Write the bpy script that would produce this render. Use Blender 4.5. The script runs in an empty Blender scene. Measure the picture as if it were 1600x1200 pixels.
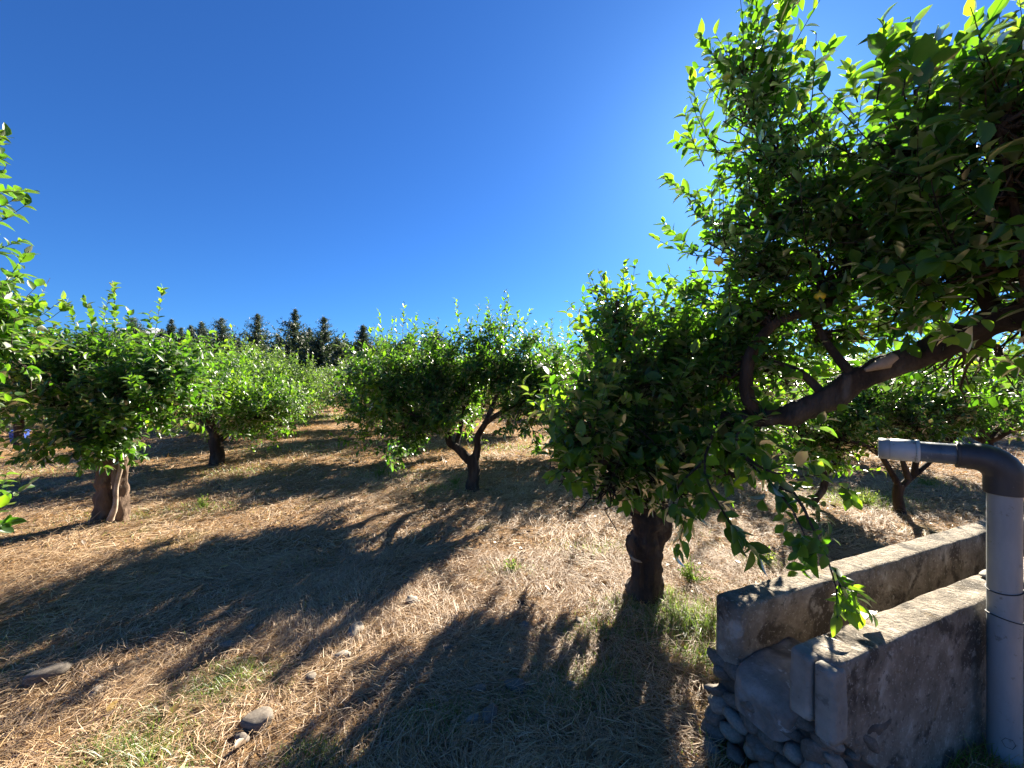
import bpy, math, numpy as np
from mathutils import Matrix, Vector
C = bpy.context.scene.collection
S = bpy.context.scene
R = math.radians

# ------------------------------------------------------------------ camera, sky, sun, exposure
CAMH = 1.5
F = 600.0                     # focal length in pixels of the 1600 px wide photograph
cam = bpy.data.cameras.new('camera'); cam.sensor_width = 36; cam.lens = 36 * F / 1600
cam.clip_start = 0.05; cam.clip_end = 3000
co = bpy.data.objects.new('camera', cam); C.objects.link(co)
co.location = (0, 0, CAMH); co.rotation_euler = (R(90), 0, 0)
S.camera = co

SUN = Vector((0.608, 1.0, 0.665)).normalized()
EL = math.asin(SUN.z); AZ = math.atan2(SUN.x, SUN.y)
w = bpy.data.worlds.new('World'); S.world = w; w.use_nodes = True
nt = w.node_tree; nt.nodes.clear()
sky = nt.nodes.new('ShaderNodeTexSky'); sky.sky_type = 'NISHITA'; sky.sun_disc = False
sky.sun_elevation = EL; sky.sun_rotation = AZ
sky.air_density = 1.0; sky.dust_density = 0.3; sky.ozone_density = 4.0; sky.altitude = 0
bg = nt.nodes.new('ShaderNodeBackground'); bg.inputs['Strength'].default_value = 0.053
wo = nt.nodes.new('ShaderNodeOutputWorld')
tint = nt.nodes.new('ShaderNodeMix'); tint.data_type = 'RGBA'; tint.blend_type = 'MULTIPLY'; tint.inputs[0].default_value = 1
tint.inputs[7].default_value = (.152, .335, .59, 1)      # the phone's saturated rendering of a clear sky
nt.links.new(sky.outputs[0], tint.inputs[6]); nt.links.new(tint.outputs[2], bg.inputs[0]); nt.links.new(bg.outputs[0], wo.inputs[0])
sl = bpy.data.lights.new('sun', 'SUN'); sl.energy = 5.0; sl.angle = R(0.53); sl.color = (1.0, 0.90, 0.74)
so = bpy.data.objects.new('sun', sl); C.objects.link(so)
so.rotation_euler = SUN.to_track_quat('Z', 'Y').to_euler()
S.view_settings.view_transform = 'Standard'; S.view_settings.look = 'None'
S.view_settings.gamma = 1; S.view_settings.exposure = 2.45
S.render.resolution_x = 1024; S.render.resolution_y = 768

# ------------------------------------------------------------------ helpers
def P(px, py, d):
    """point seen at (px,py) of the photograph at depth d"""
    return np.array([(px - 800) / F * d, d, CAMH - (py - 600) / F * d])
def G(px, py):
    return P(px, py, CAMH * F / (py - 600))
def norm(v):
    v = np.asarray(v, float)
    return v / np.maximum(np.linalg.norm(v, axis=-1, keepdims=True), 1e-9)

def _h(i, j, k, s):
    n = (i * 374761393 + j * 668265263 + k * 1274126177 + s * 974634777) & 0xFFFFFFFF
    n = ((n ^ (n >> 13)) * 1274126177) & 0xFFFFFFFF
    n = n ^ (n >> 16)
    return (n & 0xFFFF) / 65535.0
def noise3(p, s=0):
    p = np.asarray(p, float); b = np.floor(p).astype(np.int64); f = p - b; f = f * f * (3 - 2 * f)
    r = 0
    for dx in (0, 1):
        for dy in (0, 1):
            for dz in (0, 1):
                wgt = (f[..., 0] if dx else 1 - f[..., 0]) * (f[..., 1] if dy else 1 - f[..., 1]) * (f[..., 2] if dz else 1 - f[..., 2])
                r = r + wgt * _h(b[..., 0] + dx, b[..., 1] + dy, b[..., 2] + dz, s)
    return r * 2 - 1
def fbm(p, s=0, o=3):
    p = np.asarray(p, float); r = 0; a = 1; t = 0
    for i in range(o):
        r = r + a * noise3(p * (2.03 ** i), s + i * 17); t += a; a *= .5
    return r / t
def noise2(x, y, f, s=0, o=3):
    return fbm(np.stack([x * f, y * f, np.zeros_like(x) + .5], -1), s, o)

class MB:
    def __init__(s): s.v = []; s.l = []; s.z = []; s.n = 0; s.t = []; s.mi = []
    def add(s, v, faces, tint=0.5, mi=0):
        v = np.asarray(v, float).reshape(-1, 3)
        for f in faces:
            s.l.append(np.asarray(f, np.int64) + s.n); s.z.append(np.array([len(f)]))
        s.v.append(v); s.n += len(v); s.t.append(np.full(len(v), tint, float)); s.mi.append(np.full(len(faces), mi))
    def arr(s, v, loops, sizes, tint, mi=0):
        v = np.asarray(v, float).reshape(-1, 3)
        s.l.append(np.asarray(loops).ravel() + s.n); s.z.append(np.asarray(sizes).ravel())
        s.v.append(v); s.n += len(v)
        s.t.append(np.broadcast_to(np.asarray(tint, float), (len(v),))); s.mi.append(np.full(len(s.z[-1]), mi))
    def build(s, name, mats, parent=None, smooth=True, link=True):
        me = bpy.data.meshes.new(name)
        v = np.concatenate(s.v); l = np.concatenate(s.l); z = np.concatenate(s.z)
        me.vertices.add(len(v)); me.vertices.foreach_set('co', v.astype(np.float32).ravel())
        me.loops.add(len(l)); me.loops.foreach_set('vertex_index', l.astype(np.int32))
        st = np.concatenate([[0], np.cumsum(z)[:-1]])
        me.polygons.add(len(z)); me.polygons.foreach_set('loop_start', st.astype(np.int32))
        me.polygons.foreach_set('use_smooth', np.full(len(z), smooth))
        a = me.attributes.new('tint', 'FLOAT', 'POINT'); a.data.foreach_set('value', np.concatenate(s.t).astype(np.float32))
        if not isinstance(mats, (list, tuple)): mats = [mats]
        for m in mats: me.materials.append(m)
        if len(mats) > 1: me.polygons.foreach_set('material_index', np.concatenate(s.mi).astype(np.int32))
        me.update(calc_edges=True); me.validate()
        o = bpy.data.objects.new(name, me)
        if link: C.objects.link(o)
        if parent is not None: put_under(o, parent)
        return o

def put_under(o, parent):
    o.parent = parent; o.matrix_parent_inverse = Matrix.Translation(parent.location).inverted()
def tag(o, label=None, cat=None, group=None, kind=None):
    if label: o['label'] = label
    if cat: o['category'] = cat
    if group: o['group'] = group
    if kind: o['kind'] = kind
    return o
def empty(name, loc, label, cat, group=None):
    o = bpy.data.objects.new(name, None); o.location = Vector(loc); C.objects.link(o); o.empty_display_size = .2
    return tag(o, label, cat, group)

def smooth_path(pts, n):
    """Catmull-Rom through pts"""
    p = np.asarray(pts, float)
    if len(p) == 2: return p[0] + (p[1] - p[0]) * np.linspace(0, 1, n)[:, None]
    q = np.vstack([2 * p[0] - p[1], p, 2 * p[-1] - p[-2]])
    t = np.linspace(0, len(p) - 1 - 1e-6, n); i = t.astype(int); f = (t - i)[:, None]
    a, b, c, d = q[i], q[i + 1], q[i + 2], q[i + 3]
    return .5 * (2 * b + (c - a) * f + (2 * a - 5 * b + 4 * c - d) * f ** 2 + (3 * b - 3 * c + d - a) * f ** 3)

def tube(mb, pts, rad, k=8, tint=.5, rough=0.0, rfreq=8, flute=0, cap=True, seed=0, mi=0, closed_start=False):
    p = np.asarray(pts, float); n = len(p)
    rad = np.interp(np.linspace(0, 1, n), np.linspace(0, 1, len(np.atleast_1d(rad))), np.atleast_1d(rad)) if np.ndim(rad) else np.full(n, rad)
    T = norm(np.gradient(p, axis=0))
    ref = np.array([0, 0, 1.]) if abs(T[0, 2]) < .8 else np.array([0, 1., 0])
    U = np.zeros_like(p); u = norm(np.cross(T[0], ref))
    for i in range(n):
        u = norm(u - T[i] * np.dot(u, T[i])); U[i] = u
    W = np.cross(T, U)
    a = np.arange(k) * 2 * math.pi / k
    rr = rad[:, None] * np.ones(k)
    if flute: rr = rr * (1 + flute * np.sin(a * 3 + seed + np.arange(n)[:, None] * .12) + flute * .6 * np.sin(a * 5 + seed * 2 - np.arange(n)[:, None] * .1))
    v = p[:, None] + rr[..., None] * (U[:, None] * np.cos(a)[None, :, None] + W[:, None] * np.sin(a)[None, :, None])
    if rough:
        nz = fbm(v * rfreq + seed, seed, 3)
        v = v + (v - p[:, None]) * (rough * nz / np.maximum(rr, 1e-4) * rad[:, None])[..., None]
    i = np.arange(n - 1)[:, None] * k + np.arange(k)[None]; j = np.arange(n - 1)[:, None] * k + (np.arange(k) + 1) % k
    q = np.stack([i, j, j + k, i + k], -1).reshape(-1, 4)
    mb.arr(v, q, np.full(len(q), 4), tint, mi)
    if cap:
        b = (n - 1) * k
        vv = v.reshape(-1, 3)[b:b + k]; mb.add(np.vstack([vv, p[-1] + T[-1] * rad[-1] * .3]), [(x, (x + 1) % k, k) for x in range(k)], tint, mi)
        if closed_start:
            vv = v.reshape(-1, 3)[:k]; mb.add(np.vstack([vv, p[0] - T[0] * rad[0] * .3]), [((x + 1) % k, x, k) for x in range(k)], tint, mi)

def thin_tubes(mb, paths, r0, r1, k=3, tint=.5):
    """paths (N,M,3) all at once"""
    N, M, _ = paths.shape
    T = norm(np.gradient(paths, axis=1)); ref = np.array([.3, .2, 1.])
    U = norm(np.cross(T, ref)); W = np.cross(T, U)
    a = np.arange(k) * 2 * math.pi / k
    r = (r0 * (1 - np.linspace(0, 1, M)) + r1 * np.linspace(0, 1, M))[None, :, None, None] * np.ones((N, 1, 1, 1))
    v = paths[:, :, None] + r * (U[:, :, None] * np.cos(a)[None, None, :, None] + W[:, :, None] * np.sin(a)[None, None, :, None])
    i = np.arange(M - 1)[:, None] * k + np.arange(k)[None]; j = np.arange(M - 1)[:, None] * k + (np.arange(k) + 1) % k
    q = np.stack([i, j, j + k, i + k], -1).reshape(-1, 4)
    q = (q[None] + (np.arange(N) * M * k)[:, None, None]).reshape(-1)
    mb.arr(v, q, np.full(len(q) // 4, 4), tint)

# ------------------------------------------------------------------ materials
def mat(name):
    m = bpy.data.materials.new(name); m.use_nodes = True; t = m.node_tree; t.nodes.clear()
    return m, t, t.nodes.new('ShaderNodeOutputMaterial')
def N(t, typ, **kw):
    n = t.nodes.new(typ)
    for k, v in kw.items():
        if k in n.inputs: n.inputs[k].default_value = v
        else: setattr(n, k, v)
    return n
def ramp(t, stops, src):
    n = t.nodes.new('ShaderNodeValToRGB'); e = n.color_ramp.elements
    while len(e) < len(stops): e.new(.5)
    for i, (p, c) in enumerate(stops):
        e[i].position = p; e[i].color = (*c, 1) if len(c) == 3 else c
    t.links.new(src, n.inputs[0]); return n
def noise(t, scale, detail=4, rough=.55, vec=None, dist=0):
    n = N(t, 'ShaderNodeTexNoise', Scale=scale, Detail=detail, Roughness=rough, Distortion=dist)
    if vec is not None: t.links.new(vec, n.inputs['Vector'])
    return n
def mixc(t, a, b, f, mode='MIX'):
    n = t.nodes.new('ShaderNodeMix'); n.data_type = 'RGBA'; n.blend_type = mode
    for s, x in ((6, a), (7, b)):
        if hasattr(x, 'links'): t.links.new(x, n.inputs[s])
        else: n.inputs[s].default_value = (*x, 1)
    if hasattr(f, 'links'): t.links.new(f, n.inputs[0])
    else: n.inputs[0].default_value = f
    return n.outputs[2]
def coords(t): return t.nodes.new('ShaderNodeTexCoord').outputs['Object']
def bump(t, h, strength, dist):
    b = N(t, 'ShaderNodeBump', Strength=strength, Distance=dist); t.links.new(h, b.inputs['Height']); return b.outputs[0]

def leaf_mat(name, stops, tstops, rough=.38, gloss=.055, tr=.5):
    m, t, o = mat(name)
    at = N(t, 'ShaderNodeAttribute', attribute_name='tint').outputs['Fac']
    oi = noise(t, 3.0, 2, .5, coords(t))
    ad = N(t, 'ShaderNodeMath', operation='MULTIPLY_ADD'); ad.inputs[1].default_value = .25; ad.inputs[2].default_value = -.125
    t.links.new(oi.outputs[0], ad.inputs[0])
    s = N(t, 'ShaderNodeMath', operation='ADD'); t.links.new(ad.outputs[0], s.inputs[0]); t.links.new(at, s.inputs[1])
    c1 = ramp(t, stops, s.outputs[0]); c2 = ramp(t, tstops, s.outputs[0])
    d = N(t, 'ShaderNodeBsdfDiffuse', Roughness=.6); t.links.new(c1.outputs[0], d.inputs[0])
    tl = N(t, 'ShaderNodeBsdfTranslucent'); t.links.new(c2.outputs[0], tl.inputs[0])
    mx = N(t, 'ShaderNodeMixShader'); mx.inputs[0].default_value = tr
    t.links.new(d.outputs[0], mx.inputs[1]); t.links.new(tl.outputs[0], mx.inputs[2])
    g = N(t, 'ShaderNodeBsdfGlossy', Roughness=rough); g.inputs[0].default_value = (1, 1, 1, 1)
    fr = N(t, 'ShaderNodeFresnel', IOR=1.42)
    ml = N(t, 'ShaderNodeMath', operation='MULTIPLY'); ml.inputs[1].default_value = gloss / .03; ml.use_clamp = True
    t.links.new(fr.outputs[0], ml.inputs[0])
    m2 = N(t, 'ShaderNodeMixShader'); t.links.new(ml.outputs[0], m2.inputs[0])
    t.links.new(mx.outputs[0], m2.inputs[1]); t.links.new(g.outputs[0], m2.inputs[2])
    t.links.new(m2.outputs[0], o.inputs[0]); return m

M = {}
M['leaf'] = leaf_mat('lemon_leaf',
    [(0, (.022, .060, .014)), (.45, (.040, .105, .018)), (.75, (.085, .17, .026)), (.93, (.13, .21, .03)), (1, (.24, .25, .035))],
    [(0, (.055, .18, .008)), (.45, (.13, .34, .012)), (.75, (.26, .48, .016)), (.93, (.36, .52, .025)), (1, (.38, .44, .03))], gloss=.017, rough=.40, tr=.55)
M['far_leaf'] = leaf_mat('orchard_leaf',
    [(0, (.024, .060, .016)), (.5, (.045, .10, .022)), (.85, (.085, .15, .03)), (1, (.16, .21, .05))],
    [(0, (.06, .155, .014)), (.5, (.135, .27, .022)), (.85, (.23, .37, .035)), (1, (.34, .42, .05))], gloss=.016, rough=.42, tr=.55)
M['conifer'] = leaf_mat('conifer_needles',
    [(0, (.022, .046, .028)), (.6, (.045, .078, .042)), (1, (.09, .11, .055))],
    [(0, (.03, .06, .02)), (1, (.09, .13, .04))], gloss=.004, rough=.7, tr=.25)
M['grass'] = leaf_mat('green_grass',
    [(0, (.06, .13, .02)), (.6, (.13, .22, .035)), (1, (.30, .30, .08))],
    [(0, (.15, .28, .03)), (.6, (.28, .42, .05)), (1, (.45, .42, .12))], gloss=.004, rough=.6)
M['straw'] = leaf_mat('dry_straw',
    [(0, (.15, .086, .042)), (.35, (.40, .250, .118)), (.7, (.62, .44, .235)), (1, (.80, .64, .40))],
    [(0, (.12, .055, .015)), (.5, (.38, .20, .055)), (1, (.6, .37, .12))], gloss=.003, rough=.7, tr=.3)
M['dead_leaf'] = leaf_mat('dead_leaf',
    [(0, (.09, .055, .03)), (.5, (.22, .14, .07)), (1, (.48, .33, .10))],
    [(0, (.08, .05, .02)), (1, (.4, .25, .06))], gloss=.02, rough=.5, tr=.25)

def rough_mat(name, stops, scale=6, bs=.5, bd=.01, bscale=30, rgh=.9, stain=None, extra=None, stretch=None, spec=.25):
    m, t, o = mat(name); c = coords(t)
    if stretch:
        mp = N(t, 'ShaderNodeMapping'); mp.inputs['Scale'].default_value = stretch; t.links.new(c, mp.inputs[0]); c = mp.outputs[0]
    n1 = noise(t, scale, 6, .6, c); col = ramp(t, stops, n1.outputs[0]).outputs[0]
    if stain:
        for (sc, thr, wid, cc, amt) in stain:
            n2 = noise(t, sc, 5, .6, c, .4)
            r = ramp(t, [(thr, (0, 0, 0)), (thr + wid, (amt,) * 3)], n2.outputs[0])
            col = mixc(t, col, cc, r.outputs[0])
    p = N(t, 'ShaderNodeBsdfPrincipled', Roughness=rgh); p.inputs['Specular IOR Level'].default_value = spec
    t.links.new(col, p.inputs['Base Color'])
    n3 = noise(t, bscale, 8, .65, c)
    t.links.new(bump(t, n3.outputs[0], bs, bd), p.inputs['Normal'])
    t.links.new(p.outputs[0], o.inputs[0]); return m
M['bark'] = rough_mat('bark', [(.3, (.020, .015, .012)), (.5, (.046, .034, .027)), (.7, (.10, .078, .062))], 11, 1, .045, 26, .95, stretch=(1, 1, .22),
    stain=[(7, .58, .1, (.17, .15, .13), .5)])
M['pale_bark'] = rough_mat('weathered_bark', [(.3, (.08, .054, .038)), (.6, (.17, .118, .085)), (.8, (.28, .21, .16))], 11, 1, .03, 28, .95, stretch=(1, 1, .22))
M['cut_wood'] = rough_mat('bare_wood', [(.3, (.2, .15, .11)), (.7, (.38, .31, .25))], 12, .6, .01, 30, .9)
M['soil'] = None
M['concrete'] = rough_mat('old_concrete', [(.3, (.13, .108, .082)), (.5, (.23, .195, .152)), (.7, (.36, .315, .255))], 9, 1.0, .022, 48, .92,
    stain=[(4.2, .53, .07, (.055, .046, .036), .85), (9, .60, .06, (.50, .47, .42), .5), (5, .60, .05, (.16, .115, .06), .6), (26, .60, .05, (.08, .072, .06), .7), (70, .58, .06, (.46, .42, .36), .55)])
M['pale_concrete'] = rough_mat('pale_concrete', [(.25, (.15, .14, .12)), (.5, (.24, .225, .20)), (.75, (.34, .32, .28))], 9, .8, .012, 40, .92, stain=[(24, .6, .06, (.09, .085, .08), .6)])
M['slab'] = rough_mat('rough_slab', [(.25, (.13, .115, .10)), (.5, (.22, .20, .18)), (.8, (.38, .36, .34))], 11, 1, .02, 26, .9,
    stain=[(18, .62, .05, (.5, .5, .5), .6), (6, .55, .08, (.07, .065, .06), .7)])
M['cobble'] = rough_mat('cobble', [(.2, (.075, .062, .050)), (.5, (.13, .110, .090)), (.8, (.21, .18, .15))], 5, .4, .006, 40, .75,
    stain=[(30, .6, .06, (.42, .41, .39), .4)])
M['pale_cobble'] = rough_mat('pale_cobble', [(.2, (.14, .122, .10)), (.5, (.21, .185, .155)), (.8, (.31, .275, .235))], 6, .35, .006, 40, .75)
M['mortar'] = rough_mat('rubble_core', [(.3, (.06, .05, .042)), (.6, (.13, .11, .09)), (.8, (.2, .17, .14))], 14, 1, .02, 30, .95)

def plastic(name, a, b, rgh=.4, streak=None):
    m, t, o = mat(name); c = coords(t)
    mp = N(t, 'ShaderNodeMapping'); mp.inputs['Scale'].default_value = (1, 1, .25); t.links.new(c, mp.inputs[0])
    n1 = noise(t, 14, 6, .6, mp.outputs[0]); col = ramp(t, [(.3, a), (.7, b)], n1.outputs[0]).outputs[0]
    n2 = noise(t, 30, 6, .7, c); r2 = ramp(t, [(.60, (0, 0, 0)), (.68, (.7, .7, .7))], n2.outputs[0])
    col = mixc(t, col, streak or (.12, .11, .09), r2.outputs[0])
    p = N(t, 'ShaderNodeBsdfPrincipled'); t.links.new(col, p.inputs['Base Color'])
    rr = ramp(t, [(.3, (rgh - .08,) * 3), (.7, (rgh + .2,) * 3)], n2.outputs[0]); t.links.new(rr.outputs[0], p.inputs['Roughness'])
    t.links.new(bump(t, n2.outputs[0], .12, .003), p.inputs['Normal'])
    t.links.new(p.outputs[0], o.inputs[0]); return m
M['pvc'] = plastic('grey_pvc', (.20, .222, .235), (.28, .305, .32))
M['pvc_light'] = plastic('pale_pvc', (.30, .335, .36), (.42, .45, .46))
M['black_pipe'] = plastic('black_elbow', (.018, .019, .022), (.04, .042, .047), .45, (.09, .085, .075))
M['spout'] = plastic('dark_spout', (.045, .065, .09), (.10, .13, .16), .3, (.3, .32, .32))
M['wire'] = plastic('wire', (.015, .015, .015), (.04, .04, .04), .6)
M['blue'] = plastic('blue_plastic', (.02, .06, .32), (.03, .09, .42), .5)
M['lemon'] = rough_mat('lemon_skin', [(.3, (.55, .42, .03)), (.7, (.72, .56, .05))], 8, .3, .003, 90, .4, spec=.5)
M['green_lemon'] = rough_mat('green_lemon_skin', [(.3, (.12, .24, .03)), (.7, (.35, .42, .05))], 8, .3, .003, 90, .4, spec=.5)

# soil
m, t, o = mat('soil'); M['soil'] = m; c = coords(t)
n1 = noise(t, .8, 6, .6, c); col = ramp(t, [(.3, (.11, .068, .042)), (.55, (.19, .118, .072)), (.75, (.30, .20, .12))], n1.outputs[0]).outputs[0]
n2 = noise(t, 34, 6, .75, c); r2 = ramp(t, [(.42, (0, 0, 0)), (.62, (.75, .75, .75))], n2.outputs[0]); col = mixc(t, col, (.46, .29, .135), r2.outputs[0])
n4 = noise(t, 1.7, 4, .6, c, .3); r4 = ramp(t, [(.57, (0, 0, 0)), (.68, (.5, .5, .5))], n4.outputs[0]); col = mixc(t, col, (.085, .12, .035), r4.outputs[0])
n5 = noise(t, 90, 5, .7, c)
p = N(t, 'ShaderNodeBsdfPrincipled', Roughness=.97); p.inputs['Specular IOR Level'].default_value = .1
t.links.new(col, p.inputs['Base Color'])
hh = N(t, 'ShaderNodeMath', operation='ADD'); t.links.new(n2.outputs[0], hh.inputs[0]); t.links.new(n5.outputs[0], hh.inputs[1])
t.links.new(bump(t, hh.outputs[0], 1, .035), p.inputs['Normal']); t.links.new(p.outputs[0], o.inputs[0])

# ------------------------------------------------------------------ ground
def gz(x, y):
    x = np.asarray(x, float); y = np.asarray(y, float)
    r = np.hypot(x, y); k = np.clip(1.2 - r / 60, 0, 1)
    return k * (.030 * noise2(x, y, .55, 3, 2) + .018 * noise2(x, y, 2.3, 9, 3) + .010 * noise2(x, y, 9, 21, 2))
s_ = np.linspace(-1, 1, 520); g_ = np.sinh(s_ * 6.0) / np.sinh(6.0) * 700
s2 = np.linspace(-.72, 1, 460); g2 = np.sinh(s2 * 6.0) / np.sinh(6.0) * 900 + 1.5
X, Y = np.meshgrid(g_, g2); Z = gz(X, Y)
mb = MB(); nx = len(g_); ny = len(g2)
i = np.arange(ny - 1)[:, None] * nx + np.arange(nx - 1)[None]
q = np.stack([i, i + 1, i + nx + 1, i + nx], -1).reshape(-1, 4)
mb.arr(np.stack([X, Y, Z], -1), q, np.full(len(q), 4), .5)
tag(mb.build('ground', M['soil']), kind='structure')

m, t, o = mat('cloud'); M['cloud'] = m
d_ = N(t, 'ShaderNodeBsdfDiffuse'); d_.inputs[0].default_value = (.9, .9, .9, 1); tl_ = N(t, 'ShaderNodeBsdfTranslucent'); tl_.inputs[0].default_value = (.9, .9, .9, 1)
mx_ = N(t, 'ShaderNodeMixShader'); t.links.new(d_.outputs[0], mx_.inputs[1]); t.links.new(tl_.outputs[0], mx_.inputs[2]); t.links.new(mx_.outputs[0], o.inputs[0])
import bmesh
cb = bmesh.new(); rng = np.random.default_rng(5)
for q_ in range(60):
    c_ = P(150 + 95 * rng.random(), 548 - 30 * rng.random() ** 2, 1100); rr_ = rng.uniform(6, 17)
    bmesh.ops.create_icosphere(cb, subdivisions=2, radius=rr_, matrix=Matrix.Translation(Vector(c_)) @ Matrix.Diagonal((1.7, 1, .8, 1)))
cv = np.array([v.co[:] for v in cb.verts]); cv = cv + 5 * np.stack([fbm(cv / 14, s_i, 3) for s_i in range(3)], -1)
cf = [[q.index for q in p.verts] for p in cb.faces]; cb.free()
mb = MB(); mb.arr(cv, np.array(cf), np.full(len(cf), 3), .5); tag(mb.build('cloud', M['cloud']), 'small white cloud low over the horizon behind the left cypresses', kind='structure')

# ------------------------------------------------------------------ blades: straw, grass
def strips(mb, pos, yaw, length, width, lift, curl, tint, seg=2, side_curve=0):
    """curved strips; lift = initial elevation angle (0 flat .. 1.4 upright)"""
    n = len(pos); tt = np.linspace(0, 1, seg + 1)[None, :]
    el = lift[:, None] + curl[:, None] * tt
    ds = length[:, None] / seg
    yw = yaw[:, None] + (side_curve if np.ndim(side_curve) == 0 else side_curve[:, None]) * tt
    st = np.stack([np.cos(el) * np.cos(yw), np.cos(el) * np.sin(yw), np.sin(el)], -1) * ds[..., None]
    p = np.concatenate([np.zeros((n, 1, 3)), np.cumsum(st[:, :-1], 1)], 1) + pos[:, None]
    sd = np.stack([-np.sin(yw), np.cos(yw), .5 * np.sin(yaw * 7)[:, None] * np.ones_like(yw)], -1)
    wv = (width[:, None] * (1 - .75 * tt))[..., None] * sd * .5
    v = np.stack([p - wv, p + wv], 2)
    K = (seg + 1) * 2; i = np.arange(seg) * 2
    q = np.stack([i, i + 1, i + 3, i + 2], -1).reshape(-1)
    q = (q[None] + (np.arange(n) * K)[:, None]).reshape(-1)
    mb.arr(v, q, np.full(len(q) // 4, 4), np.repeat(tint, K))

def ground_scatter(rng, n, d0, d1, margin=1.25, bias=1.0):
    """points spread evenly over the ground in a wide fan in front of the camera"""
    u = rng.random(n); d = np.sqrt(d0 ** 2 + u ** bias * (d1 ** 2 - d0 ** 2))
    x = (rng.random(n) * 2 - 1) * margin * 1.4 * d
    return x, d

rng = np.random.default_rng(7)
def in_trough(x, y):
    dx = x - 1.05; dy = y - 1.24
    u = dx * .928 + dy * .371; v = -dx * .371 + dy * .928
    return (u > -.12) & (v > -.04) & (v < .50)
straw = MB()
for (n, d0, d1, wd, ln, seg) in ((150000, .9, 3.4, .0028, (.05, .15), 2), (120000, 3.2, 6.5, .0045, (.06, .17), 2), (110000, 6.3, 16, .010, (.09, .24), 1), (60000, 16, 40, .03, (.2, .5), 1)):
    x, y = ground_scatter(rng, n, d0, d1)
    cov = noise2(x, y, .9, 31, 3) * .6 + noise2(x, y, 4.5, 77, 2) * .5
    keep = (cov + rng.random(n) * .8 > .13) & ~in_trough(x, y)
    x = x[keep]; y = y[keep]; n = len(x); cov = cov[keep]
    clump = noise2(x, y, 2.6, 55, 2)
    z = gz(x, y) + rng.random(n) ** 2 * .022 * (1 + clump) + .002
    yaw = rng.random(n) * 6.283 ; sw = noise2(x, y, 1.6, 90, 2) * 5
    al = rng.random(n) < .55; yaw = np.where(al, sw + rng.normal(0, .45, n), yaw)
    L = rng.uniform(*ln, n); lift = np.abs(rng.normal(.05, .28, n)); curl = -lift * 1.6 + rng.normal(0, .35, n)
    tint = np.clip(.48 + .22 * cov + rng.normal(0, .2, n), 0, 1)
    strips(straw, np.stack([x, y, z], -1), yaw, L, np.full(n, wd) * rng.uniform(.6, 1.5, n), lift, curl, tint, seg, rng.normal(0, .8, n))
tag(straw.build('dry_straw', M['straw']), 'dry tan mown straw scattered over the orchard soil', 'straw', kind='stuff')

# green grass: patches (px,py,radius m,count)
grass = MB()
for (px, py, r, n, h) in ((365, 1062, .16, 700, .07), (330, 1085, .12, 400, .06), (255, 1128, .16, 420, .06), (200, 1185, .16, 500, .08), (240, 1196, .12, 300, .08),
        (490, 1190, .10, 350, .07), (640, 1140, .13, 300, .06), (700, 1120, .14, 350, .06), (860, 1095, .22, 800, .06), (930, 1060, .2, 700, .07), (940, 990, .2, 600, .08), (1060, 960, .2, 700, .12),
        (1090, 985, .2, 900, .13), (1095, 1030, .14, 400, .1), (1040, 935, .12, 400, .09), (990, 950, .15, 500, .08), (940, 860, .3, 500, .06), (800, 893, .14, 160, .07),
        (600, 742, .5, 500, .1), (310, 795, .35, 350, .08), (190, 806, .35, 350, .08), (450, 700, .8, 700, .1), (360, 740, .7, 500, .1), (1360, 785, .35, 700, .12), (1330, 775, .4, 500, .12), (1460, 760, .4, 400, .09),
        (1190, 880, .14, 260, .08), (700, 765, .3, 300, .1), (780, 700, .8, 400, .1), (500, 652, 2.2, 1600, .16), (100, 662, 2.5, 1600, .16), (60, 740, 1., 500, .1), (1500, 670, 2.0, 800, .15), (470, 880, .3, 160, .06), (240, 660, 2., 700, .15),
        (1150, 1178, .12, 200, .08), (1380, 1195, .1, 60, .12), (1480, 1188, .14, 170, .12), (1560, 1196, .12, 160, .10), (1330, 1200, .08, 40, .1), (15, 1010, .2, 120, .06), (900, 690, 1.5, 500, .13)):
    g = G(px, py); n = int(n * 1.7); a = rng.random(n) * 6.283; rr = r * rng.random(n) ** .6 * 1.4
    x = g[0] + rr * np.cos(a) * 1.5; y = g[1] + rr * np.sin(a) * .8
    if py < 1150: ok = ~in_trough(x, y)
    else: ok = np.ones(n, bool)
    x = x[ok]; y = y[ok]; n = len(x)
    k = np.clip(1 - rr[ok] / (r * 1.5), .25, 1)
    strips(grass, np.stack([x, y, gz(x, y)], -1), rng.random(n) * 6.283, h * k * rng.uniform(.6, 1.5, n), np.full(n, .0035) * max(1, g[1] / 3), rng.uniform(.5, 1.45, n),
           -rng.random(n) * 1.3, np.clip(rng.normal(.4, .25, n), 0, 1), 3, rng.normal(0, .3, n))
# thin scattering of green blades
x, y = ground_scatter(rng, 9000, 1, 9); kp = (noise2(x, y, 1.1, 5, 3) > .12) & ~in_trough(x, y); x = x[kp]; y = y[kp]; n = len(x)
strips(grass, np.stack([x, y, gz(x, y)], -1), rng.random(n) * 6.283, rng.uniform(.03, .08, n), np.full(n, .003) * np.maximum(1, y / 3), rng.uniform(.3, 1.4, n), -rng.random(n) * 1.2, np.clip(rng.normal(.5, .25, n), 0, 1), 2, rng.normal(0, .3, n))
tag(grass.build('green_grass', M['grass']), 'patches of short green grass growing through the straw', 'grass', kind='stuff')

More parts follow.
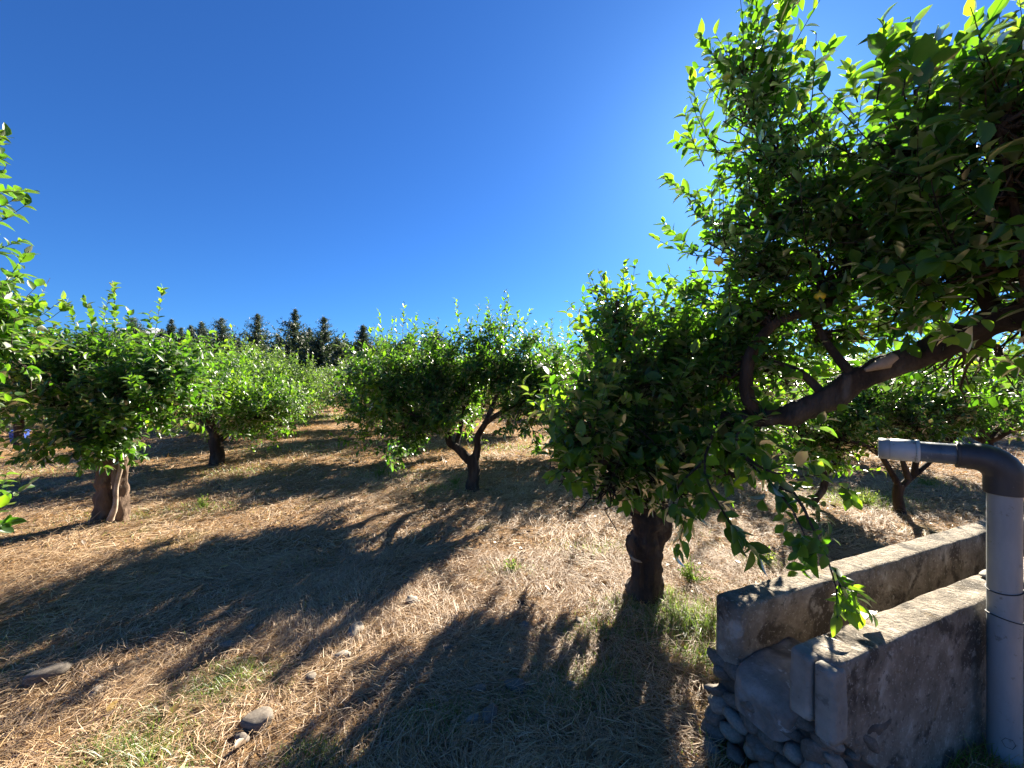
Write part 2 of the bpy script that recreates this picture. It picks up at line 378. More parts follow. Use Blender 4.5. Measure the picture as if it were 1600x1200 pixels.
# ------------------------------------------------------------------ leaves
def leaf_template(kind, fold=.25, curl=.25, twist=0.0, wid=.5):
    """unit-length leaf along +Y, normal +Z"""
    if kind == 2:     # full leaf
        ys = np.array([0, .14, .38, .66, .88, 1.0]); ws = np.array([.03, .30, .5, .42, .18, 0]) * wid
        zs = -curl * ys ** 2
        v = [(0, 0, 0)]; f = []
        rows = []
        for k in range(1, 5):
            b = len(v); w_ = ws[k]; tw = twist * ys[k]
            for sx in (-1, 0, 1):
                v.append((sx * w_ * math.cos(tw), ys[k], zs[k] + abs(sx) * w_ * fold * 2 + sx * w_ * math.sin(tw)))
            rows.append(b)
        v.append((0, 1.0, zs[5])); tip = len(v) - 1
        f += [(0, rows[0] + 1, rows[0]), (0, rows[0] + 2, rows[0] + 1)]
        for a, b in zip(rows[:-1], rows[1:]):
            f += [(a, a + 1, b + 1, b), (a + 1, a + 2, b + 2, b + 1)]
        a = rows[-1]; f += [(a, a + 1, tip), (a + 1, a + 2, tip)]
    elif kind == 1:   # 4 triangles
        v = [(0, 0, 0), (-.42 * wid, .42, .42 * wid * fold * 2 - curl * .17), (0, .5, -curl * .25), (.42 * wid, .42, .42 * wid * fold * 2 - curl * .17), (0, 1, -curl)]
        f = [(0, 2, 1), (0, 3, 2), (1, 2, 4), (2, 3, 4)]
    else:
        v = [(0, 0, 0), (-.45 * wid, .45, .45 * wid * fold), (0, 1, -curl), (.45 * wid, .45, .45 * wid * fold)]
        f = [(0, 3, 2, 1)]
    return np.array(v, float), f
TPL = {k: [leaf_template(k, fo, cu, tw, wd) for fo, cu, tw, wd in ((.22, .15, 0, .56), (.32, .32, .5, .50), (.12, .05, -.4, .62), (.4, .5, .2, .52), (.2, -.1, .3, .58))] for k in (0, 1, 2)}

def leaf_frames(L):
    d = norm(L['d']); n = L['n'] - d * np.sum(L['n'] * d, -1, keepdims=True); n = norm(n); s = np.cross(d, n)
    return s, d, n
def leaf_mass(mb, L, kind):
    s, d, n = leaf_frames(L)
    for ti, (tv, tf) in enumerate(TPL[kind]):
        k = L['k'] == ti; m_ = int(k.sum())
        if not m_: continue
        v = (s[k][:, None] * tv[None, :, 0:1] + d[k][:, None] * tv[None, :, 1:2] + n[k][:, None] * tv[None, :, 2:3]) * L['s'][k][:, None, None] + L['p'][k][:, None]
        lp = np.concatenate([np.array(f) for f in tf]); sz = np.array([len(f) for f in tf])
        mb.arr(v, (lp[None] + (np.arange(m_) * len(tv))[:, None]), np.tile(sz, m_), np.repeat(L['t'][k], len(tv)))
def cat_leaves(ls): return {k: np.concatenate([l[k] for l in ls]) for k in ls[0]}
def sub_leaves(L, m_): return {k: v[m_] for k, v in L.items()}

_leafmesh = {}
def leaf_mesh(ti, tint, material):
    q = round(tint * 7) / 7; key = (ti, q, material.name)
    if key not in _leafmesh:
        tv, tf = TPL[2][ti]; mb = MB(); mb.add(tv, tf, q); o = mb.build('leaf', material, link=False); _leafmesh[key] = o.data; bpy.data.objects.remove(o)
    return _leafmesh[key]
def leaf_objects(L, parent, material, limit=300, name='leaf'):
    """the leaves that show largest in the picture become parts of their own"""
    s, d, n = leaf_frames(L); p = L['p'] + d * L['s'][:, None] * .5
    Y = np.maximum(p[:, 1], .05); px = 800 + F * p[:, 0] / Y; py = 600 - F * (p[:, 2] - CAMH) / Y
    vis = (p[:, 1] > .3) & (px > 5) & (px < 1595) & (py > 5) & (py < 1195)
    size = np.where(vis, L['s'] / Y, 0)
    idx = np.argsort(-size)[:limit]; idx = idx[size[idx] > 10 / F]
    pl = Vector(parent.location)
    for i in idx:
        o = bpy.data.objects.new(name, leaf_mesh(int(L['k'][i]), float(min(max(L['t'][i], 0), 1)), material)); C.objects.link(o)
        sc = L['s'][i]; a, b, c_, q = s[i] * sc, d[i] * sc, n[i] * sc, L['p'][i] - np.array(pl)
        o.matrix_basis = Matrix(((a[0], b[0], c_[0], q[0]), (a[1], b[1], c_[1], q[1]), (a[2], b[2], c_[2], q[2]), (0, 0, 0, 1)))
        o.parent = parent
    rest = np.ones(len(size), bool); rest[idx] = False
    return rest

def shoots(rng, pos, dr, length, K, size, tint=.35, tip=.25, bend=.25, open_=1.0, droop=0.0, drop=.15, tw=None):
    """leafy twigs: pos (N,3), dr (N,3), length (N)"""
    n = len(pos); dr = norm(dr)
    bz = np.zeros((n, 3)); bz[:, 2] = bend * rng.uniform(.3, 1.5, n) * length
    bz[:, :2] += rng.normal(0, .12, (n, 2)) * length[:, None]
    f = lambda tt: pos[:, None] + dr[:, None] * (length[:, None] * tt)[..., None] + bz[:, None] * (tt ** 2)[..., None]
    if tw is not None: thin_tubes(tw, f(np.linspace(0, 1, 4)[None, :] * np.ones((n, 1))), .0032, .0014, 3, .5)
    tt = (np.arange(K)[None] + rng.random((n, K)) * .8) / K * .92 + .08
    p = f(tt); e = .02; T = norm(f(tt + e) - p)
    ref = norm(np.cross(T, np.array([.13, .21, 1.]))); w2 = np.cross(T, ref)
    ph = rng.random((n, 1)) * 6.28 + np.arange(K)[None] * 2.4 + rng.normal(0, .3, (n, K))
    rad = ref * np.cos(ph)[..., None] + w2 * np.sin(ph)[..., None]
    op = np.clip(open_ * (1.25 - .55 * tt) + rng.normal(0, .2, (n, K)), .2, 1.5)
    d = T * np.cos(op)[..., None] + rad * np.sin(op)[..., None]
    d[..., 2] -= droop + rng.random((n, K)) * .25
    d = norm(d)
    nn = T * .7 + np.array([0, 0, .9]) + rng.normal(0, .35, (n, K, 3))
    sz = size * (1 - .35 * np.abs(tt - .45)) * rng.uniform(.5, 1.22, (n, K))
    keep = rng.random((n, K)) > drop
    ti = np.clip(tint + tip * (tt - .4) + rng.normal(0, .13, (n, K)) + rng.normal(0, .08, (n, 1)), 0, .82)
    ti = np.where(rng.random((n, K)) < .003, 1, ti)
    return dict(p=p[keep], d=d[keep], n=nn[keep], s=sz[keep], t=ti[keep], k=rng.integers(0, 5, keep.sum()))

def blob(rng, attach, c, r, nsub, nsh, K=12, size=.09, L=(.16, .36), tint=.35, up=.5, tw=None, br=None, droop=0.0, shell=.45, tip=.25, brr=.009):
    c = np.asarray(c, float); r = np.asarray(r, float) * np.ones(3)
    d = norm(rng.normal(0, 1, (nsub, 3))); rad = rng.random(nsub) ** shell
    end = c + d * rad[:, None] * r * .95
    a = np.asarray(attach, float)
    mid = (a + c) / 2 + (end - c) * .25 + rng.normal(0, .08, (nsub, 3)) * r.mean() * 1.5
    mid[:, 2] += .12 * r[2]
    tt = np.linspace(0, 1, 7)[None, :, None]
    path = (1 - tt) ** 2 * a + 2 * tt * (1 - tt) * mid[:, None] + tt ** 2 * end[:, None]
    wob = rng.normal(0, .02, path.shape); wob[:, 0] = 0; path = path + wob
    if br is not None: thin_tubes(br, path, brr, .003, 4, .5)
    i = rng.integers(0, nsub, nsh); t = 1 - .6 * rng.random(nsh) ** 1.3
    q = t * 6; k = np.minimum(q.astype(int), 5); f = (q - k)[:, None]
    pos = path[i, k] * (1 - f) + path[i, k + 1] * f
    ins = np.linalg.norm((pos - c) / r, axis=-1) < 1.15
    pos = pos[ins]
    out = norm((pos - c) / r)
    dr = out * .75 + np.array([0, 0, up]) + rng.normal(0, .5, pos.shape)
    return shoots(rng, pos, dr, rng.uniform(*L, len(pos)), K, size, tint=tint, tw=tw, droop=droop, tip=tip)

def sprout(rng, a, b, K=34, size=.08, tint=.55, tw=None):
    a = np.asarray(a, float); b = np.asarray(b, float)
    return shoots(rng, a[None], (b - a)[None], np.array([np.linalg.norm(b - a)]), K, size, tint=tint, tip=.2, bend=.05, open_=.75, tw=tw, drop=.05)

def finish_tree(root, Ls, kind, tw, br, material, nleaf=0):
    L = cat_leaves(Ls)
    if nleaf:
        rest = leaf_objects(L, root, material, nleaf); L = sub_leaves(L, rest)
    mb = MB(); leaf_mass(mb, L, kind); tag(mb.build('crown', material, root), kind='stuff')
    if tw.n: tag(tw.build('twigs', M['bark'], root), kind='stuff')
    if br.n: tag(br.build('small_branches', M['bark'], root), kind='stuff')
    return L

def limb(name, root, pts, rad, k=12, n=26, rough=.25, mat_='bark', seed=1, flute=.05, rfreq=7):
    mb = MB(); tube(mb, smooth_path(pts, n), rad, k, .5, rough, rfreq, flute, True, seed); return mb.build(name, M[mat_], root)

def ground_at(px, py):
    g = G(px, py); g[2] = float(gz(g[0], g[1])); return g

# ================================================================== 1. overhanging lemon tree (trunk just out of frame, right)
rng = np.random.default_rng(11)
b0 = np.array([2.75, .25, 0.])
T1 = empty('lemon_tree', b0, 'large lemon tree reaching in from the right over the pipe with thick gnarled limb', 'tree')
limb('trunk', T1, [b0 + (0, 0, -.1), b0 + (0, .02, .5), b0 + (-.05, .05, 1.05), b0 + (-.12, .2, 1.45)], [.17, .13, .12, .11], 16, 24, .3)
mainp = [P(1940, 470, 1.1), P(1700, 470, 1.35), P(1600, 492, 1.5), P(1540, 508, 1.6), P(1450, 552, 1.78), P(1350, 590, 1.95), P(1290, 622, 2.04), P(1230, 648, 2.12), P(1170, 654, 2.18), P(1128, 654, 2.22)]
limb('branch', T1, [b0 + (-.1, .15, 1.4)] + mainp, [.10, .08, .062, .055, .060, .060, .056, .062, .056, .05, .04], 36, 160, .42, seed=4, flute=.07, rfreq=11)
brA = [P(1180, 650, 2.16), P(1166, 610, 2.14), P(1172, 555, 2.12), P(1205, 510, 2.1), P(1250, 490, 2.08), P(1300, 470, 2.06), P(1335, 425, 2.04), P(1345, 375, 2.02), P(1330, 320, 2.0)]
limb('branch', T1, brA, [.034, .032, .026, .026, .022, .018, .012, .01], 10, 50, .25, seed=5)
brB = [P(1340, 595, 1.96), P(1310, 560, 2.0), P(1282, 520, 2.05), P(1262, 480, 2.1), P(1222, 440, 2.15), P(1228, 360, 2.15), P(1240, 270, 2.12), P(1205, 150, 2.1), P(1190, 60, 2.1)]
limb('branch', T1, brB, [.024, .02, .018, .015, .014, .011, .008, .005], 8, 50, .2, seed=6)
brC = [P(1560, 500, 1.56), P(1520, 430, 1.6), P(1470, 350, 1.62), P(1440, 250, 1.58), P(1430, 140, 1.5)]
limb('branch', T1, brC, [.03, .024, .02, .014, .006], 8, 40, .2, seed=7)
brD = [P(1290, 620, 2.05), P(1255, 585, 2.1), P(1225, 570, 2.2), P(1190, 560, 2.3)]
limb('branch', T1, brD, [.026, .02, .014, .007], 8, 26, .2, seed=8)
brE = [P(1600, 492, 1.5), P(1600, 420, 1.4), P(1580, 300, 1.35), P(1560, 200, 1.3)]
limb('branch', T1, brE, [.016, .014, .010, .006], 8, 30, .2, seed=9)
mb = MB(); scar = smooth_path([P(1352, 578, 1.885), P(1380, 568, 1.86), P(1400, 556, 1.83)], 8); tube(mb, scar, [.012, .032, .022], 10, .5, .5, 25, .1, True, 3, closed_start=True); mb.build('pruning_scar', M['cut_wood'], T1)
tw, br, Ls = MB(), MB(), []
def bl(at, c, r, nsub, nsh, **k): Ls.append(blob(rng, at, c, r, nsub, nsh, tw=tw, br=br, **k))
bl(brB[-2], P(1185, 110, 2.1), (.20, 0.19, .42), 14, 39, up=.9, size=.074, K=13)
bl(brB[-3], P(1165, 235, 2.1), (.27, 0.218, .34), 22, 57, up=.6, size=.074)
bl(brB[5], P(1185, 340, 2.12), (.38, 0.272, .34), 30, 82, size=.074)
bl(brB[4], P(1130, 400, 2.2), (.22, 0.238, .35), 20, 57, size=.074)
bl(brA[6], P(1290, 260, 2.05), (.42, 0.286, .36), 34, 82, size=.078)
bl(brA[5], P(1290, 400, 2.05), (.48, 0.272, .28), 34, 84, size=.078)
bl(brC[3], P(1400, 235, 1.7), (.33, 0.238, .26), 26, 48, size=.09, up=.7)
bl(brC[2], P(1410, 370, 1.8), (.42, 0.286, .34), 36, 84, size=.09)
bl(brC[1], P(1450, 470, 1.8), (.40, 0.272, .17), 22, 61, size=.078)
bl(brE[2], P(1545, 330, 1.5), (.38, 0.286, .34), 36, 88, size=.09)
bl(brE[1], P(1570, 420, 1.5), (.35, 0.258, .18), 24, 57, size=.09)
bl(brE[3], P(1620, 200, 1.35), (.24, 0.238, .2), 22, 35, size=.09)
bl(brA[3], P(1180, 470, 2.3), (.38, 0.272, .17), 22, 57, size=.074)
bl(brD[-1], P(1120, 530, 2.5), (.32, 0.258, .26), 22, 88, size=.074)
bl(brE[0], P(1640, 560, 1.5), (.16, 0.204, .16), 12, 33, size=.09, droop=.2)
bl(brD[-1], P(1215, 600, 2.45), (.30, .22, .16), 14, 44, size=.08, tint=.45)
bl(brB[2], P(1330, 545, 2.25), (.34, .22, .15), 14, 50, size=.08, tint=.45)
bl(brA[2], P(1130, 610, 2.4), (.25, .22, .16), 12, 40, size=.08, tint=.4)
bl(mainp[3], P(1500, 600, 2.2), (.34, .25, .14), 14, 40, size=.074, tint=.4, droop=.2)
# hidden part of the crown, out of frame to the right and behind the camera's shoulder: it throws the near shade
bl(mainp[0], (3.2, .9, 1.9), (.8, .7, .5), 30, 260, size=.10)
bl(mainp[0], (3.4, 1.4, 2.3), (.7, .6, .45), 26, 200, size=.10)
# upright shoots against the sky
for (x0, y0, x1, y1, d, K) in ((1180, 120, 1170, -5, 2.1, 34), (1190, 130, 1195, -15, 2.1, 34), (1210, 120, 1228, 10, 2.08, 30), (1150, 140, 1100, 60, 2.1, 26), (1110, 220, 1068, 130, 2.15, 24),
        (1100, 260, 1062, 185, 2.2, 20), (1240, 160, 1290, 75, 2.05, 26), (1250, 170, 1270, 95, 2.05, 20), (1100, 320, 1045, 280, 2.2, 18), (1090, 400, 1042, 350, 2.25, 16), (1340, 160, 1325, 110, 1.8, 16),
        (1370, 160, 1395, 45, 1.35, 22), (1410, 150, 1430, 30, 1.25, 20), (1430, 150, 1475, 40, 1.2, 18), (1500, 170, 1500, 70, 1.3, 18), (1545, 190, 1530, 110, 1.3, 14), (1390, 200, 1370, 90, 1.5, 20), (1590, 150, 1590, 70, 1.25, 16)):
    Ls.append(sprout(rng, P(x0, y0, d), P(x1, y1, d), K, .085, .5, tw))
# hanging shoots in front of the trough
hang = [([P(1120, 662, 2.15), P(1100, 730, 1.9), P(1130, 800, 1.75), P(1165, 850, 1.7)], 60, .10),
        ([P(1160, 660, 2.1), P(1150, 700, 1.85), P(1200, 750, 1.65), P(1240, 800, 1.55), P(1265, 855, 1.5)], 70, .09),
        ([P(1200, 760, 1.65), P(1240, 770, 1.55), P(1270, 825, 1.5), P(1295, 880, 1.45), P(1308, 925, 1.40)], 36, .062),
        ([P(1150, 700, 1.85), P(1180, 725, 1.7), P(1215, 740, 1.6), P(1245, 735, 1.55)], 22, .085),
        ([P(1100, 720, 1.95), P(1060, 760, 1.9), P(1050, 800, 1.9)], 24, .09)]
for pts, K, sz in hang:
    q = smooth_path(pts, 9); mbp = q[None]; thin_tubes(tw, mbp, .008, .002, 4)
    for i in range(8):
        kk = max(2, K // 9)
        Ls.append(shoots(rng, q[i][None], (q[i + 1] - q[i] + rng.normal(0, .03, 3) + np.array([0, 0, -.01]))[None], np.array([.14]), kk + 2, sz, tint=.30, bend=-.1, droop=.15, open_=1.1, drop=.05, tip=.1))
# bright twig tip lying over the trough wall
for (a, b) in ((P(1305, 890, 1.42), P(1322, 952, 1.36)), (P(1310, 915, 1.38), P(1345, 925, 1.34)), (P(1308, 920, 1.38), P(1304, 962, 1.35)), (P(1312, 925, 1.38), P(1338, 955, 1.35)), (P(1250, 745, 1.55), P(1280, 740, 1.5)), (P(1315, 760, 1.6), P(1335, 775, 1.6))):
    Ls.append(shoots(rng, a[None], (b - a)[None], np.array([np.linalg.norm(b - a)]), 7, .07, tint=.72, bend=-.1, open_=.9, drop=0, tw=tw))
finish_tree(T1, Ls, 2, tw, br, M['leaf'], 300)

def lemon(p, r, mt, root, yaw=0):
    mb = MB(); zz = np.linspace(-1.12, 1.12, 11); prof = np.array([.02, .16, .30, .72, .93, 1, .93, .72, .34, .17, .02])
    a = np.arange(12) * math.pi / 6
    v = np.stack([np.outer(prof, np.cos(a)), np.outer(prof, np.sin(a)), np.outer(zz * 1.15, np.ones(12))], -1) * r
    c_, s_ = math.cos(yaw), math.sin(yaw); v = np.stack([v[..., 0] * c_ + v[..., 2] * s_, v[..., 1], -v[..., 0] * s_ + v[..., 2] * c_], -1) + p
    i = np.arange(10)[:, None] * 12 + np.arange(12)[None]; j = np.arange(10)[:, None] * 12 + (np.arange(12) + 1) % 12
    q = np.stack([i, j, j + 12, i + 12], -1).reshape(-1, 4); mb.arr(v, q, np.full(len(q), 4), .5); return mb.build('lemon', M[mt], root)
lemon(P(1281, 463, 1.95), .026, 'lemon', T1)
lemon(P(1135, 120, 2.0), .022, 'green_lemon', T1)
lemon(P(1123, 408, 2.0), .024, 'lemon', T1)

rng = np.random.default_rng(15)
TX = empty('drooping_tree', (4.75, 3.0, 0), 'tree with long pale drooping leaves in the top right corner of the picture', 'tree')
limb('trunk', TX, [(4.75, 3.0, -.1), (4.75, 3.0, 1.2), (4.6, 2.95, 2.4)], [.16, .11, .08], 12, 20, .25, seed=3)
bx_ = [np.array([4.6, 2.95, 2.35]), P(1690, 180, 2.7), P(1640, 110, 2.5), P(1590, 80, 2.4)]
limb('branch', TX, bx_, [.05, .03, .016, .006], 8, 24, .2, seed=4)
tw, br, Ls = MB(), MB(), []
bl(bx_[2], P(1640, 120, 2.5), (.34, .35, .34), 22, 110, size=.15, tint=.62, droop=.9, up=.1, K=9)
bl(bx_[3], P(1585, 100, 2.4), (.15, .2, .2), 10, 26, size=.15, tint=.65, droop=.9, up=.1, K=9)
L_ = cat_leaves(Ls); L_['k'][:] = 1; Ls = [L_]
finish_tree(TX, Ls, 2, tw, br, M['far_leaf'], 120)

# ================================================================== 2. near tree
rng = np.random.default_rng(22)
b = ground_at(1008, 935)
T2 = empty('lemon_tree', b, 'nearest lemon tree with a thick dark stub trunk just left of the trough', 'tree')
top = P(1012, 765, 2.69)
mb = MB(); tube(mb, smooth_path([b + (0, 0, -.12), b + (0, 0, .03), b + (.01, 0, .3), P(1015, 830, 2.69), top], 110), [.175, .125, .108, .112, .125, .13, .10], 72, .5, .42, 13, .08, True, 2)
kn = smooth_path([P(1025, 815, 2.62), P(1042, 808, 2.6)], 6); tube(mb, kn, [.05, .045, .02], 12, .5, .4, 14, .1, True, 5)
kn = smooth_path([P(1000, 790, 2.6), P(985, 770, 2.5)], 6); tube(mb, kn, [.07, .06, .04], 12, .5, .4, 14, .1, True, 6)
mb.build('trunk', M['bark'], T2)
mb = MB(); tube(mb, smooth_path([P(983, 866, 2.55), P(990, 874, 2.53), P(998, 877, 2.54), P(1003, 879, 2.56)], 8), [.004, .010, .009, .002], 6, .5, .2); mb.build('peeled_bark', M['pale_cobble'], T2)
limbs2 = [[top + (0, 0, -.08), P(985, 700, 2.6), P(965, 620, 2.5), P(960, 540, 2.5), P(965, 470, 2.5)],
          [top + (0, 0, -.08), P(1040, 700, 2.7), P(1070, 620, 2.75), P(1060, 540, 2.75), P(1050, 480, 2.7)],
          [top + (0, 0, -.05), P(960, 730, 2.45), P(910, 700, 2.25), P(880, 670, 2.15)],
          [top + (0, 0, -.05), P(1060, 735, 2.5), P(1110, 730, 2.3), P(1150, 745, 2.2)],
          [top + (0, 0, -.08), P(1010, 680, 3.0), P(1020, 600, 3.3), P(1000, 560, 3.4)]]
for i, l in enumerate(limbs2): limb('branch', T2, l, [.055, .04, .026, .014], 9, 26, .25, seed=20 + i)
tw, br, Ls = MB(), MB(), []
bl(limbs2[0][2], P(995, 645, 2.45), (.34, .42, .36), 34, 86, size=.098)
bl(limbs2[1][2], P(1065, 610, 2.65), (.38, .40, .42), 36, 103, size=.098)
bl(limbs2[0][3], P(975, 540, 2.5), (.22, .3, .30), 22, 45, size=.08, up=.8, tint=.45)
bl(limbs2[1][3], P(1050, 510, 2.7), (.28, .35, .25), 20, 45, size=.08, up=.8, tint=.4)
bl(limbs2[2][2], P(905, 695, 2.2), (.20, .26, .22), 20, 37, size=.10, tint=.5)
bl(limbs2[3][2], P(1100, 730, 2.3), (.30, .3, .20), 22, 51, size=.10, tint=.3)
bl(limbs2[0][1], P(985, 730, 2.35), (.26, .25, .20), 22, 51, size=.10, tint=.3)
bl(limbs2[2][1], P(935, 790, 2.2), (.15, .2, .14), 12, 19, size=.10, droop=.3, up=-.1)
bl(limbs2[4][2], (1.2, 4.45, 1.85), (.48, .6, .5), 34, 220, size=.10, tint=.4)
bl(limbs2[4][2], (1.22, 3.75, 1.35), (.62, .75, .55), 44, 300, size=.10, tint=.35)
bl(limbs2[4][2], (1.75, 3.65, 1.25), (.45, .5, .42), 30, 150, size=.10, tint=.35)
bl(limbs2[2][2], P(885, 745, 2.3), (.16, .25, .13), 12, 23, size=.10, tint=.4)
bl(limbs2[3][2], P(1170, 690, 2.4), (.25, .3, .16), 16, 39, size=.10, tint=.35)
bl(limbs2[3][1], P(1050, 790, 2.3), (.20, .2, .12), 12, 26, size=.10, tint=.35, droop=.3, up=-.1)
bl(limbs2[1][2], P(1120, 600, 3.1), (.35, .3, .35), 20, 90, size=.09, tint=.45)
for (x0, y0, x1, y1, d, K) in ((955, 520, 945, 430, 2.5, 24), (970, 520, 972, 415, 2.5, 28), (985, 520, 1000, 465, 2.5, 18), (940, 540, 925, 490, 2.5, 16), (1040, 500, 1035, 440, 2.7, 20), (880, 680, 862, 640, 2.15, 12),
                               (895, 670, 880, 620, 2.15, 12), (1010, 520, 1020, 470, 2.6, 16)):
    Ls.append(sprout(rng, P(x0, y0, d), P(x1, y1, d), K, .082, .55, tw))
finish_tree(T2, Ls, 2, tw, br, M['leaf'], 300)
lemon(P(1032, 722, 2.02), .024, 'green_lemon', T2)

# ================================================================== 3. centre tree
rng = np.random.default_rng(33)
b = ground_at(738, 765); D = b[1]
T3 = empty('lemon_tree', b, 'wide lemon tree with a forked dark trunk in the middle of the grove', 'tree')
fork = P(738, 716, D)
limb('trunk', T3, [b + (0, 0, -.1), b + (0, 0, .05), P(741, 740, D), fork, fork + (0, 0, .04)], [.13, .095, .085, .09, .07], 18, 30, .25, seed=31, flute=.06)
l3 = [[fork + (-.02, 0, -.05), P(715, 700, D), P(702, 690, D - .05), P(700, 665, D - .1), P(685, 620, D), P(660, 570, D)],
      [fork + (.02, 0, -.06), P(746, 700, D), P(747, 680, D), P(757, 662, D - .05), P(775, 620, D), P(790, 560, D)],
      [P(712, 698, D), P(718, 675, D + .1), P(725, 640, D + .2), P(735, 580, D + .3)],
      [P(701, 680, D - .1), P(670, 660, D - .3), P(630, 640, D - .5)],
      [P(757, 662, D), P(790, 640, D - .3), P(830, 620, D - .3), P(860, 600, D - .2)]]
for i, l in enumerate(l3): limb('branch', T3, l, [.062, .05, .035, .018] if i < 2 else [.04, .03, .015], 10, 30, .25, seed=33 + i)
tw, br, Ls = MB(), MB(), []
kw = dict(size=.108, tint=.40)
bl(l3[3][2], P(590, 604, D - .4), (.66, .8, .62), 44, 257, **kw)
bl(l3[0][4], P(650, 580, D - .2), (.64, .8, .52), 40, 249, **kw)
bl(l3[3][1], P(610, 680, D - .4), (.55, .6, .34), 30, 163, droop=.2, up=0, size=.09, tint=.3)
bl(l3[2][2], P(725, 570, D), (.62, .8, .6), 40, 257, **kw)
bl(l3[1][4], P(785, 555, D), (.6, .8, .62), 40, 257, **kw)
bl(l3[4][2], P(860, 590, D), (.55, .7, .48), 34, 210, **kw)
bl(l3[4][2], P(820, 650, D - .4), (.5, .5, .27), 24, 109, droop=.1, up=.2, **kw)
bl(l3[0][3], P(670, 650, D - .5), (.4, .5, .2), 22, 101, **kw)
for (x0, y0, x1, y1, K) in ((628, 540, 632, 472, 26), (600, 550, 596, 488, 20), (718, 530, 714, 466, 28), (735, 530, 738, 500, 14), (765, 520, 770, 470, 24), (790, 520, 800, 462, 26), (815, 530, 822, 488, 18), (770, 530, 760, 490, 16),
        (858, 545, 862, 500, 20), (745, 520, 742, 480, 18), (780, 515, 783, 478, 20), (807, 520, 812, 490, 18), (610, 560, 612, 500, 18), (645, 555, 648, 505, 18), (570, 580, 566, 530, 14), (885, 560, 893, 520, 14), (690, 570, 682, 525, 14), (660, 560, 655, 520, 12), (840, 540, 838, 505, 12)):
    Ls.append(sprout(rng, P(x0, y0, D - .1), P(x1, y1, D - .1), K, .085, .5, tw))
finish_tree(T3, Ls, 1, tw, br, M['leaf'], 60)

# ================================================================== 4. left tree
rng = np.random.default_rng(44)
b = ground_at(178, 812); D = b[1]
T4 = empty('lemon_tree', b, 'lemon tree at left with a pale twin-stemmed trunk in sunlight', 'tree')
for s, (dx, r) in enumerate(((-.09, .085), (.07, .065))):
    limb('trunk', T4, [b + (dx * 1.3, 0, -.1), b + (dx, 0, .05), b + (dx, .0, .45), b + (dx * .6, .02, .85), b + (dx * .4, .02, 1.0)], [r * 1.45, r * 1.15, r, r * 1.0, r * 1.0, r * .8], 48, 90, .34, 'pale_bark', 41 + s, .09, 12)
rp = smooth_path([P(172, 812, D - .12), P(180, 790, D - .13), P(182, 760, D - .13), P(189, 730, D - .12), P(188, 708, D - .1), P(180, 695, D)], 24)
mb = MB(); tube(mb, rp, [.034, .02, .018, .02, .022, .015], 10, .5, .3, 14, .1, True, 4); mb.build('bark_ridge', M['cut_wood'], T4)
hub = b + np.array([0, 0, .95])
l4 = [[hub - (0, 0, .1), P(130, 660, D), P(90, 640, D - .1), P(50, 600, D - .1)], [hub - (0, 0, .1), P(200, 650, D), P(240, 600, D), P(270, 560, D)],
      [hub - (0, 0, .1), P(170, 640, D + .3), P(165, 560, D + .4)], [hub - (0, 0, .1), P(150, 680, D - .4), P(110, 690, D - .6)]]
for i, l in enumerate(l4): limb('branch', T4, l, [.06, .045, .03, .015], 9, 22, .25, seed=45 + i)
tw, br, Ls = MB(), MB(), []
kw = dict(size=.09, tint=.42)
bl(l4[0][2], P(105, 600, D - .1), (.58, .6, .44), 34, 230, **kw)
bl(l4[2][2], P(165, 592, D), (.62, .7, .46), 38, 290, **kw)
bl(l4[1][2], P(255, 600, D), (.6, .6, .46), 36, 260, **kw)
bl(l4[3][1], P(125, 690, D - .3), (.48, .5, .26), 24, 170, size=.09, droop=.2, up=.1, tint=.3)
bl(l4[1][1], P(225, 635, D - .3), (.55, .5, .23), 26, 210, **kw)
bl(l4[0][3], P(50, 570, D), (.5, .5, .45), 26, 100, **kw)
for (x0, y0, x1, y1, K) in ((160, 530, 158, 450, 26), (180, 530, 178, 446, 26), (145, 530, 146, 470, 18), (240, 540, 252, 452, 26), (238, 540, 236, 490, 14), (195, 530, 205, 490, 16), (120, 520, 110, 470, 18), (290, 560, 300, 525, 12)):
    Ls.append(sprout(rng, P(x0, y0, D), P(x1, y1, D), K, .09, .55, tw))
finish_tree(T4, Ls, 2, tw, br, M['leaf'], 300)

# ================================================================== 5. tree out of frame on the left, its shoots reach in
rng = np.random.default_rng(55)
b5 = np.array([-3.7, 1.9, 0.])
T5 = empty('lemon_tree', b5, 'lemon tree at the left edge of the picture, only its outer leaves in view', 'tree')
limb('trunk', T5, [b5 + (0, 0, -.1), b5 + (0, 0, .4), b5 + (.05, 0, .9)], [.13, .1, .1], 14, 20, .25, 'bark', 51)
h5 = b5 + (.05, 0, .85)
l5 = [[h5, (-3.2, 2.1, 1.4), P(-20, 520, 2.3)], [h5, (-3.3, 2.0, 1.9), P(-30, 330, 2.2), P(-20, 240, 2.2)], [h5, (-3.2, 2.0, .9), P(-30, 800, 2.2)], [h5, (-3.9, 2.3, 1.7)], [h5, (-4.0, 1.5, 1.9)]]
for i, l in enumerate(l5): limb('branch', T5, l, [.05, .035, .015], 8, 20, .25, seed=52 + i)
tw, br, Ls = MB(), MB(), []
bl(l5[0][2], P(-75, 560, 2.4), (.42, .4, .34), 34, 130, size=.09, tint=.5)
bl(l5[0][1], P(-130, 650, 2.4), (.34, .35, .25), 26, 70, size=.09, tint=.4)
bl(l5[1][2], P(-130, 380, 2.2), (.28, .3, .3), 18, 70, size=.09, tint=.45)
bl(l5[3][1], (-4.0, 2.2, 1.7), (.9, .8, .7), 40, 300, size=.10)
bl(l5[2][2], P(-60, 825, 2.2), (.15, .2, .10), 12, 22, size=.09, tint=.6)
